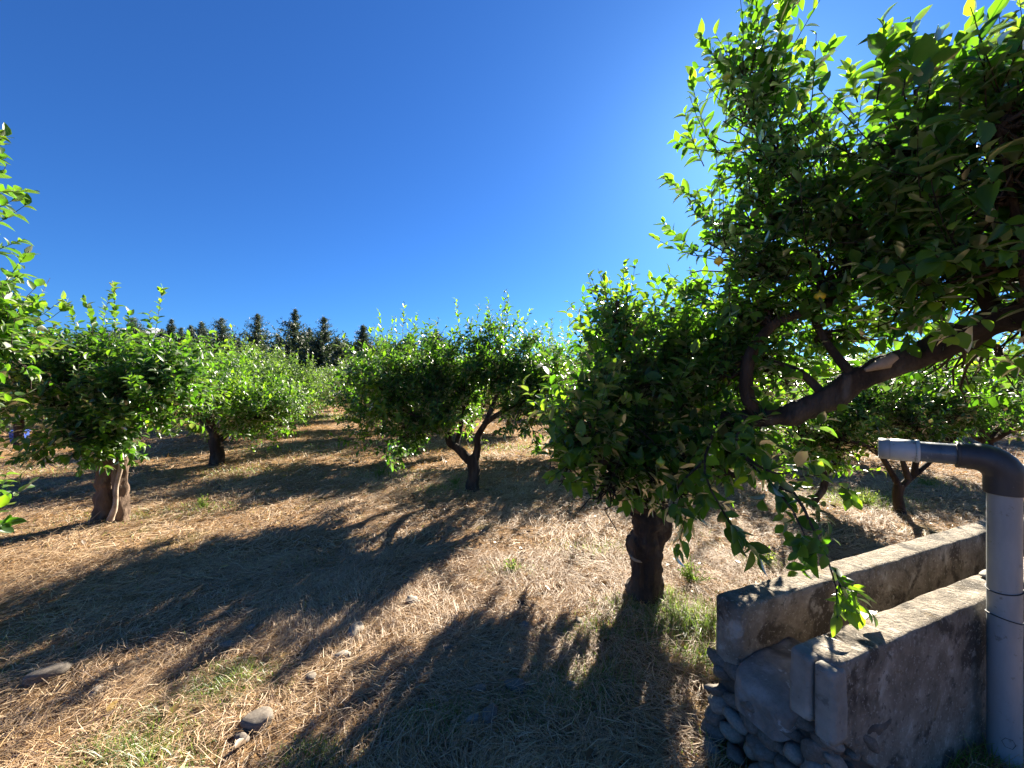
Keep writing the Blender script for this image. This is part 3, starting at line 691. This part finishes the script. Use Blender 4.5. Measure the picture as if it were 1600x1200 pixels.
for (x0, y0, x1, y1, d, K) in ((-60, 270, 25, 225, 2.2, 16), (-50, 300, 30, 300, 2.2, 16), (-60, 420, 20, 370, 2.2, 18), (-60, 470, 60, 440, 2.3, 20), (-20, 480, 35, 400, 2.3, 16), (-30, 830, 30, 820, 2.2, 14), (-30, 260, 5, 210, 2.2, 12)):
    Ls.append(sprout(rng, P(x0, y0, d), P(x1, y1, d), K, .09, .5, tw))
finish_tree(T5, Ls, 2, tw, br, M['leaf'], 300)

# ================================================================== generic orchard trees
def generic(rng, root, b, Rr, H, th, nsh, kind, size, tint=.45, fork=True, tr=.09, nbl=8, sprouts=8, K=11, mt='far_leaf', low=.35):
    b = np.asarray(b, float)
    lean = rng.normal(0, .05, 2)
    hub = b + np.array([lean[0], lean[1], th])
    limb('trunk', root, [b + (0, 0, -.1), b + (0, 0, .06), (b + hub) / 2 + (rng.normal(0, .02), 0, 0), hub], [tr * 1.5, tr * 1.1, tr, tr * .95], 12, 16, .25, 'bark', int(rng.integers(99)), .06)
    tw, br, Ls = MB(), MB(), []
    lb = MB()
    for i in range(nbl):
        a = i * 2.4 + rng.normal(0, .2); e = (i + .5) / nbl
        rr = Rr * (.62 if i < nbl - 2 else .2); zc = th + (H - th) * (low + .45 * rng.random() * .8 + (.12 if i >= nbl - 2 else 0))
        c_ = b + np.array([math.cos(a) * rr, math.sin(a) * rr, zc])
        r_ = np.array([Rr * .5, Rr * .5, (H - th) * .42])
        mid = hub * .5 + c_ * .5 + np.array([0, 0, .05])
        att = hub * .3 + c_ * .7
        tube(lb, smooth_path([hub - (0, 0, .06), hub * .7 + mid * .3 + rng.normal(0, .05, 3), mid, att], 10), [tr * .6, tr * .4, tr * .2], 7, .5, .2, 6)
        Ls.append(blob(rng, att, c_, r_, 22, nsh // nbl, K=K, size=size, tint=tint + rng.normal(0, .05), br=br, L=(.2, .42), brr=.012))
    for i in range(sprouts):
        a = rng.random() * 6.28; rr = Rr * .6 * rng.random(); s0 = b + np.array([math.cos(a) * rr, math.sin(a) * rr, H * .85])
        Ls.append(sprout(rng, s0, s0 + (rng.normal(0, .06), rng.normal(0, .06), H * rng.uniform(.15, .3)), 22, size, tint + .15))
    lb.build('branch', M['bark'], root)
    L = cat_leaves(Ls)
    gzv = gz(L['p'][:, 0], L['p'][:, 1]); L = sub_leaves(L, L['p'][:, 2] > gzv + .1)
    mb = MB(); leaf_mass(mb, L, kind); tag(mb.build('crown', M[mt], root), kind='stuff')
    tag(br.build('small_branches', M['bark'], root), kind='stuff')

mid = [  # px,py of trunk foot, crown radius, height, trunk height, shoots, tint, trunk radius, label
    (340, 724, 1.6, 2.25, .5, 2200, .50, .11, 'second tree of the left row, light green and bushy on a short squat trunk'),
    (405, 686, 1.75, 2.45, .55, 1900, .52, .09, 'third tree of the left row, light green lemon tree behind the squat one'),
    (440, 668, 1.8, 2.5, .55, 1500, .5, .09, 'fourth tree of the left row, pale green and beside the grass lane'),
    (646, 712, 1.6, 2.6, .55, 1600, .4, .09, 'dark green lemon tree directly behind the wide forked tree'),
    (600, 680, 1.7, 2.75, .55, 1400, .42, .09, 'lemon tree two places behind the centre tree, at right of the grass lane'),
    (880, 712, 1.5, 2.45, .5, 1700, .58, .08, 'yellowish green lemon tree between the centre tree and the nearest trunk'),
    (1075, 722, 1.5, 2.4, .5, 1500, .5, .08, 'lemon tree directly behind the nearest stub trunk'),
    (1406, 802, 1.15, 1.95, .62, 1000, .42, .055, 'small lemon tree with a thin Y-forked dark trunk behind the pipe spout'),
    (1272, 792, .62, 1.3, .45, 330, .55, .04, 'young thin-stemmed lemon tree between the hanging shoots and the Y-forked tree'),
    (1545, 742, 1.5, 2.3, .6, 1400, .5, .07, 'lemon tree behind the elbow of the pipe at the right edge'),
    (1300, 712, 1.4, 2.2, .6, 1300, .55, .07, 'lemon tree seen under the thick overhanging limb, behind the young one'),
    (1150, 690, 1.6, 2.5, .6, 1200, .55, .08, 'lemon tree two rows back, seen just left of the overhanging limb end'),
    (30, 700, 1.4, 2.1, .6, 1000, .5, .08, 'lemon tree in the row beyond the twin-stemmed tree, at the left edge'),
    (735, 676, 1.7, 2.6, .5, 1200, .5, .08, 'lemon tree showing between the centre tree limbs far behind'),
]
for i, (px, py, Rr, H, th, ns, ti, tr, lab) in enumerate(mid):
    rng = np.random.default_rng(100 + i); b = ground_at(px, py)
    root = empty('lemon_tree', b, lab, 'tree')
    if i == 7:
        # Y-forked tree has its own limbs
        f = P(1406, 758, b[1]); D = b[1]
        limb('trunk', root, [b + (0, 0, -.1), b + (0, 0, .05), P(1403, 775, D), f], [.085, .052, .045, .05], 12, 16, .2, 'bark', 3, .05)
        ll = [[f - (0, 0, .03), P(1388, 730, D), P(1372, 705, D), P(1350, 680, D + .1)], [f - (0, 0, .03), P(1425, 745, D), P(1450, 725, D), P(1475, 700, D)], [P(1420, 750, D), P(1412, 725, D), P(1402, 700, D + .1)], [P(1375, 710, D), P(1350, 695, D - .2), P(1330, 690, D - .3)], [P(1428, 742, D), P(1432, 715, D), P(1440, 690, D)]]
        for j, l in enumerate(ll): limb('branch', root, l, [.034, .026, .014], 8, 14, .2, seed=j)
        tw, br, Ls = MB(), MB(), []
        bl(ll[0][3], P(1330, 610, D), (.6, .6, .5), 34, 330, size=.08, tint=.4)
        bl(ll[2][2], P(1420, 600, D + .1), (.6, .7, .52), 36, 360, size=.08, tint=.38)
        bl(ll[1][3], P(1510, 610, D), (.6, .6, .5), 34, 330, size=.08, tint=.4)
        bl(ll[4][2], P(1430, 650, D - .3), (.6, .4, .25), 26, 160, size=.08, tint=.35)
        finish_tree(root, Ls, 1, tw, br, M['leaf'], 0)
        continue
    generic(rng, root, b, Rr, H, th, ns, 1, .102 if b[1] < 8 else .112, ti, tr=tr, sprouts=9 if i in (1, 2, 4, 5) else 5, mt='leaf' if i in (0, 3, 8) else 'far_leaf', low=.16 if i in (0, 1, 2, 3, 4) else .24)

# far orchard: three prototypes, copied
protos = []
def copy_tree(src, loc, rz, sc, label, group):
    r = src.copy(); C.objects.link(r); r.location = Vector(loc); r.rotation_euler = (0, 0, rz); r.scale = (sc, sc, sc)
    r['label'] = label; r['group'] = group
    for ch in list(src.children):
        c_ = ch.copy(); C.objects.link(c_); c_.parent = r; c_.matrix_parent_inverse = Matrix()
    return r
FG = 'lemon trees filling the back of the orchard'
FL = 'distant lemon tree in the rows filling the back of the orchard'
spots = []
u = np.array([-.478, .878]); nv = np.array([.878, .478]); o0 = np.array([.94, 2.69])
for row in range(-5, 8):
    for k in range(0, 14):
        p_ = o0 + nv * 3.94 * row + u * 3.14 * k
        if p_[1] < 12.5 or abs(p_[0]) > 1.35 * p_[1] or p_[1] > 42: continue
        if p_[1] > 27 and (k + row) % 2: continue
        spots.append(p_)
spots.sort(key=lambda q: q[1])
for j in range(4):
    rng = np.random.default_rng(300 + j)
    root = empty('lemon_tree', (0, 0, 0), FL, 'tree', FG)
    generic(rng, root, (0, 0, 0), 1.7, 2.45, .55, 800, 0, .15, .5, sprouts=6, K=9, tr=.09)
    protos.append(root)
rng = np.random.default_rng(400)
for j, p_ in enumerate(spots):
    x, y = p_ + rng.normal(0, .25, 2); sc = rng.uniform(.85, 1.12)
    if j < 4:
        r = protos[j]; r.location = (x, y, float(gz(x, y))); r.scale = (sc,) * 3
    else: copy_tree(protos[j % 4], (x, y, float(gz(x, y))), rng.random() * 6.28, sc, FL, FG)

# ================================================================== conifers of the windbreak
def conifer(rng, name, H, Rb, narrow, label, loc):
    root = empty(name, (0, 0, 0), label, 'tree')
    mb = MB(); tube(mb, smooth_path([(0, 0, -.2), (0, 0, H * .5), (0, 0, H * .98)], 8), [H * .018, H * .01, .02], 7, .5, .1, 2); mb.build('trunk', M['bark'], root)
    nb = int(440 if not narrow else 340); tt = rng.random(nb) ** .8 * .93 + .06
    a = rng.random(nb) * 6.283
    z = tt * H; r = Rb * (1 - tt) ** (.95 if not narrow else .7) * rng.uniform(.45, 1.5, nb) ** 1.3 + .03
    if not narrow: r = r * (1 + .25 * np.sin(tt * 21 + rng.random() * 6) + .2 * np.sin(a * 2 + tt * 9))
    el = rng.uniform(-.1, .5, nb) if not narrow else rng.uniform(.9, 1.3, nb)
    ps, ds = [], []
    n_ = 17
    s = np.linspace(.05, 1, n_)[None] ** .8
    base = np.stack([np.zeros(nb), np.zeros(nb), z], -1)
    dr = np.stack([np.cos(a) * np.cos(el), np.sin(a) * np.cos(el), np.sin(el)], -1)
    if narrow: base = base + np.stack([np.cos(a) * r * .45, np.sin(a) * r * .45, np.zeros(nb)], -1)
    pts = base[:, None] + dr[:, None] * (r[:, None] * s)[..., None]; pts[..., 2] += (s ** 2) * r[:, None] * .25
    tips = np.zeros((nb, n_, 3)) + dr[:, None] * .8 + rng.normal(0, .65, (nb, n_, 3)); 
    L = dict(p=pts.reshape(-1, 3) + rng.normal(0, .04, (nb * n_, 3)), d=tips.reshape(-1, 3), n=rng.normal(0, 1, (nb * n_, 3)), s=(np.repeat(.07 + .46 * (1 - tt), n_)) * rng.uniform(.5, 1.3, nb * n_), t=np.clip(rng.normal(.45, .25, nb * n_), 0, 1), k=rng.integers(0, 5, nb * n_))
    L = cat_leaves([L] * 1 + [dict(L, p=L['p'] + rng.normal(0, .07, L['p'].shape), d=rng.normal(0, 1, L['p'].shape))])
    # leader
    m2 = MB(); leaf_mass(m2, L, 0)
    tl = 12; zt = np.linspace(.93, .995, tl) * H; Lt = dict(p=np.stack([np.zeros(tl), np.zeros(tl), zt], -1), d=np.stack([rng.normal(0, .5, tl), rng.normal(0, .5, tl), np.ones(tl)], -1), n=rng.normal(0, 1, (tl, 3)), s=np.full(tl, .13), t=np.full(tl, .5), k=rng.integers(0, 5, tl))
    leaf_mass(m2, Lt, 0)
    tag(m2.build('crown', M['conifer'], root), kind='stuff')
    root.location = loc; return root
tops = [  # px, top py, depth, base radius, narrow
    (160, 512, 52, 1.6, 1, 'narrow dark cypress standing far left behind the twin-stemmed tree'),
    (183, 520, 55, 2.6, 0, 'broad low dark conifer between the two leftmost narrow cypresses'),
    (209, 497, 50, 1.7, 1, 'tall narrow cypress just left of the lone upright lemon shoot'),
    (231, 522, 55, 1.4, 1, 'short narrow cypress in front of the small white cloud'),
    (253, 514, 52, 1.4, 1, 'slim cypress directly behind the lone upright lemon shoot'),
    (268, 499, 54, 1.1, 1, 'thinnest and pointed cypress of the left group'),
    (283, 512, 50, 2.2, 0, 'small rounded dark conifer right of the thinnest cypress'),
    (298, 508, 52, 2.4, 0, 'dark conifer with a leaning bushy top left of the low tree row gap'),
    (315, 502, 48, 2.6, 0, 'dark spreading conifer above the second tree of the left row'),
    (346, 497, 46, 3.2, 0, 'wide round topped dark conifer with dense crown'),
    (372, 528, 50, 2.6, 0, 'low conifer in the dip between two taller ones'),
    (402, 490, 46, 3.0, 0, 'tall full conifer with a blunt ragged top above the left row'),
    (434, 522, 50, 2.4, 0, 'short conifer left of the tallest conifer'),
    (461, 483, 44, 2.7, 0, 'tallest conifer of the windbreak with a clean spire'),
    (483, 512, 48, 2.5, 0, 'dark conifer right beside the tallest one'),
    (506, 495, 44, 2.6, 0, 'second spire of the windbreak above the grass lane'),
    (526, 528, 46, 2.6, 0, 'lower conifer right of the second spire'),
    (545, 538, 50, 2.6, 0, 'lowest conifer just before the centre row hides the windbreak'),
    (567, 508, 44, 2.5, 0, 'conifer rising behind the left end of the centre trees'),
    (601, 532, 46, 2.6, 0, 'conifer mostly hidden behind the left sprout of the centre trees'),
    (640, 520, 46, 2.6, 0, 'conifer top just showing right of the left sprout'),
    (682, 516, 44, 2.6, 0, 'conifer showing in the dip of the centre crowns'),
    (946, 530, 40, 2.2, 0, 'single conifer in the gap left of the nearest tree'),
    (975, 560, 50, 2.6, 0, 'low conifer beside the single one in the gap'),
]
for i, (px, py, d, rb, nar, lab) in enumerate(tops):
    rng = np.random.default_rng(500 + i); t_ = P(px, py, d)
    conifer(rng, 'cypress' if nar else 'conifer', t_[2], rb * (1.2 if nar else 1.3), nar, lab, (t_[0], d, 0))
# dark hedge mass closing the foot of the windbreak
rng = np.random.default_rng(600)
n = 70000; x = rng.uniform(-75, 70, n); y = 53 + rng.normal(0, 1.5, n) ; hgt = np.where(x < -14, 5.6, 3.8) + 2.4 * noise2(x, x * 0, .45, 4, 3)
z = rng.random(n) * hgt
L = dict(p=np.stack([x, y, z], -1), d=rng.normal(0, 1, (n, 3)), n=rng.normal(0, 1, (n, 3)), s=rng.uniform(.4, 1.0, n), t=np.clip(rng.normal(.4, .25, n), 0, 1), k=rng.integers(0, 5, n))
mb = MB(); leaf_mass(mb, L, 0); tag(mb.build('undergrowth', M['conifer']), 'dark undergrowth closing the foot of the distant conifers', 'undergrowth', kind='stuff')

# ================================================================== irrigation trough
rng = np.random.default_rng(700)
O = np.array([1.05, 1.24, 0.]); U_ = np.array([.928, .371, 0.]); V_ = np.array([-.371, .928, 0.])
def W(u, v, z): return O + U_ * u + V_ * v + np.array([0, 0, z])
TR = empty('irrigation_trough', W(0, .23, 0), 'old concrete irrigation trough with two parallel walls on a rubble stone base', 'trough')
def wall(name, u0, u1, v0, v1, zb, zt, nu=60, m='concrete', rnd=.014, amp=.007, seed=0, endr=.03, freq=9):
    """swept rounded section, zb/zt functions of u"""
    us = np.concatenate([[u0, u0 + endr * .12, u0 + endr * .45, u0 + endr], np.linspace(u0 + endr * 1.8, u1, nu)])
    ins = np.concatenate([[endr * .8, endr * .42, endr * .1, 0], np.zeros(nu)])
    vs = []
    nvv, nz = 7, 16
    for u, s in zip(us, ins):
        a0, a1 = v0 + s, v1 - s; b0_, b1_ = zb(u), zt(u) - s
        loop = []
        for v in np.linspace(a0 + rnd, a1 - rnd, nvv): loop.append((u, v, b1_))
        for q in (1, 2): th_ = q * math.pi / 6; loop.append((u, a1 - rnd + rnd * math.sin(th_), b1_ - rnd + rnd * math.cos(th_)))
        for z in np.linspace(b1_ - rnd, b0_, nz): loop.append((u, a1, z))
        for z in np.linspace(b0_, b1_ - rnd, nz): loop.append((u, a0, z))
        for q in (2, 1): th_ = q * math.pi / 6; loop.append((u, a0 + rnd - rnd * math.sin(th_), b1_ - rnd + rnd * math.cos(th_)))
        vs.append(loop)
    v = np.array(vs); K = v.shape[1]
    wv = O + U_ * v[..., 0:1] + V_ * v[..., 1:2] + np.array([0, 0, 1.]) * v[..., 2:3]
    nzv = np.stack([fbm(wv * freq + 7, seed + s, 4) for s in range(3)], -1) + .5 * np.stack([fbm(wv * freq * .25, seed + 40 + s, 2) for s in range(3)], -1)
    wv = wv + nzv * amp
    n = len(us); i = np.arange(n - 1)[:, None] * K + np.arange(K)[None]; j = np.arange(n - 1)[:, None] * K + (np.arange(K) + 1) % K
    q = np.stack([i, i + K, j + K, j], -1).reshape(-1, 4)
    mb = MB(); mb.arr(wv, q, np.full(len(q), 4), .5)
    c_ = wv[0].mean(0); mb.add(np.vstack([wv[0], c_]), [(x, (x + 1) % K, K) for x in range(K)])
    c_ = wv[-1].mean(0); mb.add(np.vstack([wv[-1], c_]), [((x + 1) % K, x, K) for x in range(K)])
    return mb.build(name, M[m], TR)
wall('near_wall', .0, 3.2, 0, .125, lambda u: max(-.05, .36 - .85 * max(u, 0)), lambda u: .59, 150, seed=1, endr=.04)
wall('end_cap', -.034, .035, .060, .130, lambda u: .37, lambda u: .580, 6, 'pale_concrete', seed=9, endr=.018, rnd=.012, amp=.005)
wall('end_cap', -.028, .035, -.008, .056, lambda u: .34, lambda u: .575, 6, 'pale_concrete', seed=12, endr=.018, rnd=.012, amp=.005)
wall('far_wall', .0, 3.4, .345, .465, lambda u: .33 if u < .3 else .3 - min(.35, (u - .3)), lambda u: .59, 150, seed=2, endr=.035)
wall('channel_floor', -.05, 3.2, .118, .35, lambda u: .26 + .05 * math.sin(u * 20), lambda u: (.40 if u > .12 else .37 + .25 * u) - (0 if u < .3 else min(.16, (u - .3) * .5)), 90, 'slab', seed=3, amp=.016, rnd=.03, endr=.06)
wall('rubble_core', .005, 1.2, .012, .45, lambda u: -.05, lambda u: .34, 60, 'mortar', seed=5, amp=.03, endr=.03)

def stone_mesh(seed, sub=3, flat=.75):
    import bmesh
    bm = bmesh.new(); bmesh.ops.create_icosphere(bm, subdivisions=sub, radius=1)
    v = np.array([x.co[:] for x in bm.verts]); f = [[q.index for q in p.verts] for p in bm.faces]; bm.free()
    k = 1 + .30 * noise3(v * 1.2 + seed * 3, seed) + .10 * noise3(v * 3 + seed, seed + 3)
    v = v * k[:, None] * np.array([1, .8, flat])
    mb = MB(); mb.arr(v, np.array(f), np.full(len(f), 3), .5); return mb
stmesh = [(stone_mesh(i, 2 if i > 5 else 3).build('stone', M['cobble'] if i % 3 else M['pale_cobble'], link=False)).data for i in range(8)]
def stone_part(p, r, rot, mi, parent=None):
    o = bpy.data.objects.new('stone', stmesh[mi % 8]); C.objects.link(o); o.rotation_euler = rot; o.scale = r if hasattr(r, '__len__') else (r, r, r)
    o.location = Vector(p) - (Vector(parent.location) if parent else Vector((0, 0, 0)))
    if parent: o.parent = parent
    return o
# end face rows of cobbles
for row in range(6):
    z = .03 + row * .058; nn = 6 if row % 2 else 5
    for c_ in range(nn):
        v = (c_ + .5) / nn * .47 - .0 + rng.normal(0, .008); off = .016 - (5 - row) * .010 + rng.normal(0, .008)
        if row == 5 and .14 < v < .34: continue
        r = rng.uniform(.042, .058)
        stone_part(W(off, v, z + rng.normal(0, .006)), (r * rng.uniform(.85, 1.35), r * rng.uniform(.8, 1.15), r * .78), (rng.normal(0, .4), rng.normal(0, .4), rng.random() * 6.28), int(rng.integers(1, 8)) if row < 4 else 1 + 3 * int(rng.integers(0, 2)), TR)
# front face rows under the near wall (slanting rubble)
for row in range(6):
    z = .03 + row * .058; umax = (.40 - z) / .80
    nn = int(max(1, umax / .085)) + 1
    for c_ in range(nn):
        uu = (c_ + .3) * .085 + rng.normal(0, .008); r = rng.uniform(.035, .05)
        stone_part(W(uu, .024 + rng.normal(0, .006), z + rng.normal(0, .006)), (r * 1.25, r * .9, r * .62), (rng.normal(0, .2), .45 + rng.normal(0, .2), .38 + rng.normal(0, .3)), int(rng.integers(1, 8)), TR)
# bigger round cobbles at the left foot
for (px, py, d, r, k) in ((1142, 1060, 1.66, .055, 1), (1158, 1100, 1.60, .048, 2), (1135, 1118, 1.66, .05, 4), (1150, 1150, 1.6, .05, 1), (1178, 1130, 1.5, .05, 5), (1215, 1150, 1.42, .055, 4), (1190, 1175, 1.45, .05, 7), (1250, 1170, 1.36, .05, 2)):
    stone_part(P(px, py, d), (r, r * .9, r * .85), (rng.normal(0, .3), rng.normal(0, .3), rng.random() * 6), k, TR)

# loose things on the trough
o = stone_part(W(1.33, .085, .605), (.05, .028, .018), (0, 0, .4), 3); tag(o, 'flat pale stone lying on the near trough wall beside the pipe', 'stone')
mb = MB(); tv, tf = leaf_template(2, .25, .2, .3, .6); mb.add(tv * .10, tf, 1.3); o = mb.build('fallen_leaf', M['dead_leaf'])
o.location = Vector(W(.30, .075, .625)); o.rotation_euler = (R(14), R(-10), R(-62)); tag(o, 'yellow brown fallen leaf lying on top of the near trough wall', 'leaf')
mb = MB(); mb.add(tv * .06, tf, .1); o = mb.build('fallen_leaf', M['dead_leaf'])
o.location = Vector(W(.10, .09, .608)); o.rotation_euler = (R(5), R(10), R(-130)); tag(o, 'curled dark brown leaf at the rounded end of the near trough wall', 'leaf')

# ================================================================== pipe
PX, PY = 1.955, 1.525
PI_ = empty('standpipe', (PX, PY, 0), 'grey plastic standpipe with black elbow and spout pointing over the trough', 'pipe')
def pipe(name, pts, rad, m, k=28, n=None, cap=True, rough=0):
    mb = MB(); pts = smooth_path(pts, n or max(2, len(pts))); tube(mb, pts, rad, k, .5, rough, 6, 0, cap, 1, closed_start=True); return mb.build(name, M[m], PI_)
p0 = np.array([PX, PY, 0.]); zE = 1.205
sd = norm(np.array([-.73, .66, 0.]))
pipe('pipe', [p0 + (0, 0, -.1), p0 + (0, 0, .3), p0 + (0, 0, .7), p0 + (0, 0, 1.1)], .0455, 'pvc', n=20, rough=.01)
# elbow: sockets and quarter bend
c0 = p0 + (0, 0, zE)
bend = [p0 + (0, 0, 1.065), p0 + (0, 0, 1.10), p0 + (0, 0, 1.13)] + [p0 + sd * .07 * (1 - math.cos(a)) + np.array([0, 0, 1.13 + .072 * math.sin(a)]) for a in np.linspace(.2, math.pi / 2, 7)] + [c0 + sd * .10 + (0, 0, -.002), c0 + sd * .125 + (0, 0, -.002)]
mb = MB(); tube(mb, np.array(bend), [.056, .056, .056, .057, .058, .058, .058, .058, .057, .054, .052, .052], 28, .5, closed_start=True); mb.build('elbow', M['black_pipe'], PI_)
pipe('spout', [c0 + sd * .09, c0 + sd * .33], .043, 'spout')
# spout end collar: open tube
def ring(name, a, b, ro, ri, m):
    mb = MB(); a = np.asarray(a); b = np.asarray(b); T = norm(b - a); u_ = norm(np.cross(T, (0, 0, 1.))); w_ = np.cross(T, u_); k = 32; an = np.arange(k) * 2 * math.pi / k
    prof = [(0, ri), (0, ro - .003), (.02, ro), (.98, ro), (1, ro - .003), (1, ri), (.4, ri * .99)]
    v = np.array([[a + (b - a) * t_ + (u_ * math.cos(x) + w_ * math.sin(x)) * r_ for x in an] for t_, r_ in prof])
    n = len(prof); i = np.arange(n - 1)[:, None] * k + np.arange(k)[None]; j = np.arange(n - 1)[:, None] * k + (np.arange(k) + 1) % k
    q = np.stack([i, j, j + k, i + k], -1).reshape(-1, 4); mb.arr(v, q, np.full(len(q), 4), .5); return mb.build(name, M[m], PI_)
ring('spout_collar', c0 + sd * .325, c0 + sd * .245, .048, .039, 'pvc_light')
ring('spout_collar', c0 + sd * .245, c0 + sd * .232, .050, .039, 'pvc_light')
ring('spout_end', c0 + sd * .322, c0 + sd * .362, .0465, .038, 'pvc')
ring('elbow_rim', c0 + sd * .118, c0 + sd * .128, .0545, .04, 'black_pipe')
ring('elbow_rim', p0 + (0, 0, 1.062), p0 + (0, 0, 1.075), .0585, .046, 'black_pipe')
for z, tl in ((.688, .06), (.575, -.05)):
    a = np.linspace(0, 2 * math.pi, 33); mb = MB(); pts = p0 + np.stack([np.cos(a) * .0475, np.sin(a) * .0475, z + tl * .2 * np.cos(a)], -1); tube(mb, pts, .0022, 6, .5, cap=False); mb.build('tie_wire', M['wire'], PI_)
# hexagonal scratch mark low on the pipe
mb = MB(); hx = []
for q_ in range(7):
    a = q_ * math.pi / 3; dx = math.cos(a) * .018; dz = math.sin(a) * .02; th_ = math.atan2(-PY, -PX) + .25 + dx / .046
    hx.append(p0 + (math.cos(th_) * .0462, math.sin(th_) * .0462, .105 + dz))
tube(mb, np.array(hx), .0008, 4, .5, cap=False); mb.build('hexagon_mark', M['wire'], PI_)

# ================================================================== loose stones on the soil
rng = np.random.default_rng(800)
st = [(405, 1132, .060, 1, 'large grey oval stone at the bottom left in the straw'), (378, 1158, .03, 4, 'small grey stone just below the large oval one'),
      (646, 944, .045, 0, 'pale round stone at the edge of the sunlit strip in the middle'), (536, 1030, .040, 0, 'pale grey round stone in the shadow edge left of centre'),
      (556, 990, .055, 3, 'flat pale stone half buried above the round pale one'), (812, 1076, .055, 4, 'grey oval stone in the deep shade right of centre'),
      (737, 1127, .032, 0, 'small whitish stone near the bottom of the shade'), (765, 1122, .045, 2, 'flat dark stone beside the small whitish one'),
      (750, 1078, .028, 0, 'tiny upright pale stone left of the grey oval one'), (70, 1067, .07, 5, 'dark flat stone in the shade at far left'),
      (150, 1086, .03, 3, 'pale flat pebble in sun at the lower left'), (355, 1011, .032, 0, 'small pale stone on the sunlit strip at lower left'), (905, 972, .03, 2, 'dark pebble in the shade before the near trunk'),
      (392, 984, .03, 3, 'flat pebble above the small pale stone on the sunlit strip'), (700, 1015, .03, 5, 'dull pebble in shade below the round pale stone'), (1110, 1175, .04, 3, 'light stone by the left foot of the rubble base'),
      (486, 1062, .035, 5, 'bluish stone beside the green grass patch'), (893, 1072, .026, 0, 'small light pebble right of the grey oval stone'), (820, 980, .03, 3, 'light pebble in a sun fleck before the trunk'), (605, 1035, .025, 6, 'tiny dark pebble right of the round pale grey stone')]
for (px, py, r, k, lab) in st:
    g = ground_at(px, py)
    o = stone_part(g + (0, 0, r * .34), (r * 1.1, r * .95, r * .7), (rng.normal(0, .12), rng.normal(0, .12), rng.random() * 6.28), k); tag(o, lab, 'stone')
gr = MB()
n = 260; x, y = ground_scatter(rng, n, 1.2, 7); ok = ~in_trough(x, y); x = x[ok]; y = y[ok]
sv = stone_mesh(5, 1); bv = np.concatenate(sv.v); bf = np.concatenate(sv.l)
for xx, yy in zip(x, y):
    r = rng.uniform(.005, .016); gr.arr(bv * r + (xx, yy, float(gz(xx, yy)) + r * .3), bf, np.full(len(bf) // 3, 3), .5)
tag(gr.build('gravel', M['pale_cobble'], smooth=False), 'scattered tiny pebbles among the straw', 'gravel', kind='stuff')
# fallen dead leaves and clods
n = 2600; x, y = ground_scatter(rng, n, 1.0, 9); ok = ~in_trough(x, y); x = x[ok]; y = y[ok]; n = len(x)
L = dict(p=np.stack([x, y, gz(x, y) + .012 + rng.random(n) * .015], -1), d=np.stack([rng.normal(0, 1, n), rng.normal(0, 1, n), rng.normal(0, .2, n)], -1), n=np.stack([rng.normal(0, .4, n), rng.normal(0, .4, n), np.ones(n)], -1),
         s=rng.uniform(.03, .075, n), t=np.clip(rng.normal(.45, .3, n), 0, 1), k=rng.integers(0, 5, n))
mb = MB(); leaf_mass(mb, L, 2); tag(mb.build('leaf_litter', M['dead_leaf']), 'brown fallen lemon leaves lying in the straw', 'leaf litter', kind='stuff')

# weeds as plants of their own
def weed(px, py, h, n, lab, tint=.5, size=.035):
    g = ground_at(px, py); root = empty('weed', g, lab, 'weed')
    tw = MB(); a = rng.random(n) * 6.28; dr = np.stack([np.cos(a), np.sin(a), rng.uniform(.4, 2.2, n)], -1)
    L = shoots(rng, np.tile(g, (n, 1)), dr, rng.uniform(.5, 1.1, n) * h, 12, size, tint=tint, tw=tw, droop=.05, tip=.2)
    mb = MB(); leaf_mass(mb, L, 1); mb.build('foliage', M['grass'], root); tw.build('stem', M['grass'], root)
weed(800, 896, .10, 9, 'small leafy green weed alone on the sunlit straw before the centre tree')
weed(1082, 912, .16, 26, 'bushy grey green weed between the nearest trunk and the trough', .35, .03)
weed(1196, 885, .12, 12, 'pale weed sprouting behind the far trough wall')
weed(318, 792, .16, 14, 'sprawling weed right of the twin-stemmed trunk')
weed(596, 742, .22, 16, 'light green weed left of the centre tree shade', .6)
weed(712, 758, .2, 16, 'weed growing against the foot of the centre trunk', .45)
weed(1352, 790, .2, 22, 'yellow green weeds left of the Y-forked trunk', .6)
weed(1450, 760, .18, 12, 'low weed on open straw right of the Y-forked trunk', .6)

# blue container under the far left trees
g = ground_at(30, 692)
BC = empty('blue_container', g, 'small blue plastic container standing in the shade under the left trees', 'container')
mb = MB()
def boxv(x0, x1, y0, y1, z0, z1, tp=0): return np.array([(x0, y0, z0), (x1, y0, z0), (x1, y1, z0), (x0, y1, z0), (x0 - tp, y0 - tp, z1), (x1 + tp, y0 - tp, z1), (x1 + tp, y1 + tp, z1), (x0 - tp, y1 + tp, z1)])
BF = [(0, 3, 2, 1), (4, 5, 6, 7), (0, 1, 5, 4), (1, 2, 6, 5), (2, 3, 7, 6), (3, 0, 4, 7)]
mb.add(boxv(-.10, .10, -.10, .10, 0, .30, .02) + g, BF); mb.build('body', M['blue'], BC, smooth=False)
mb = MB(); mb.add(boxv(-.135, .135, -.135, .135, .302, .335) + g, BF); mb.build('rim', M['blue'], BC, smooth=False)

# dead twig by the left trunk
mb = MB(); g = ground_at(140, 822); tube(mb, smooth_path([g + (-.06, -.1, .02), g + (0, 0, .06), g + (.06, .05, .14)], 8), [.006, .004, .002], 6, .5, .2); tube(mb, smooth_path([g, g + (-.03, .02, .08), g + (-.02, .04, .12)], 6), [.004, .002], 5, .5)
o = mb.build('dead_twig', M['cut_wood']); tag(o, 'pale forked dead twig on the soil left of the twin-stemmed trunk', 'twig')
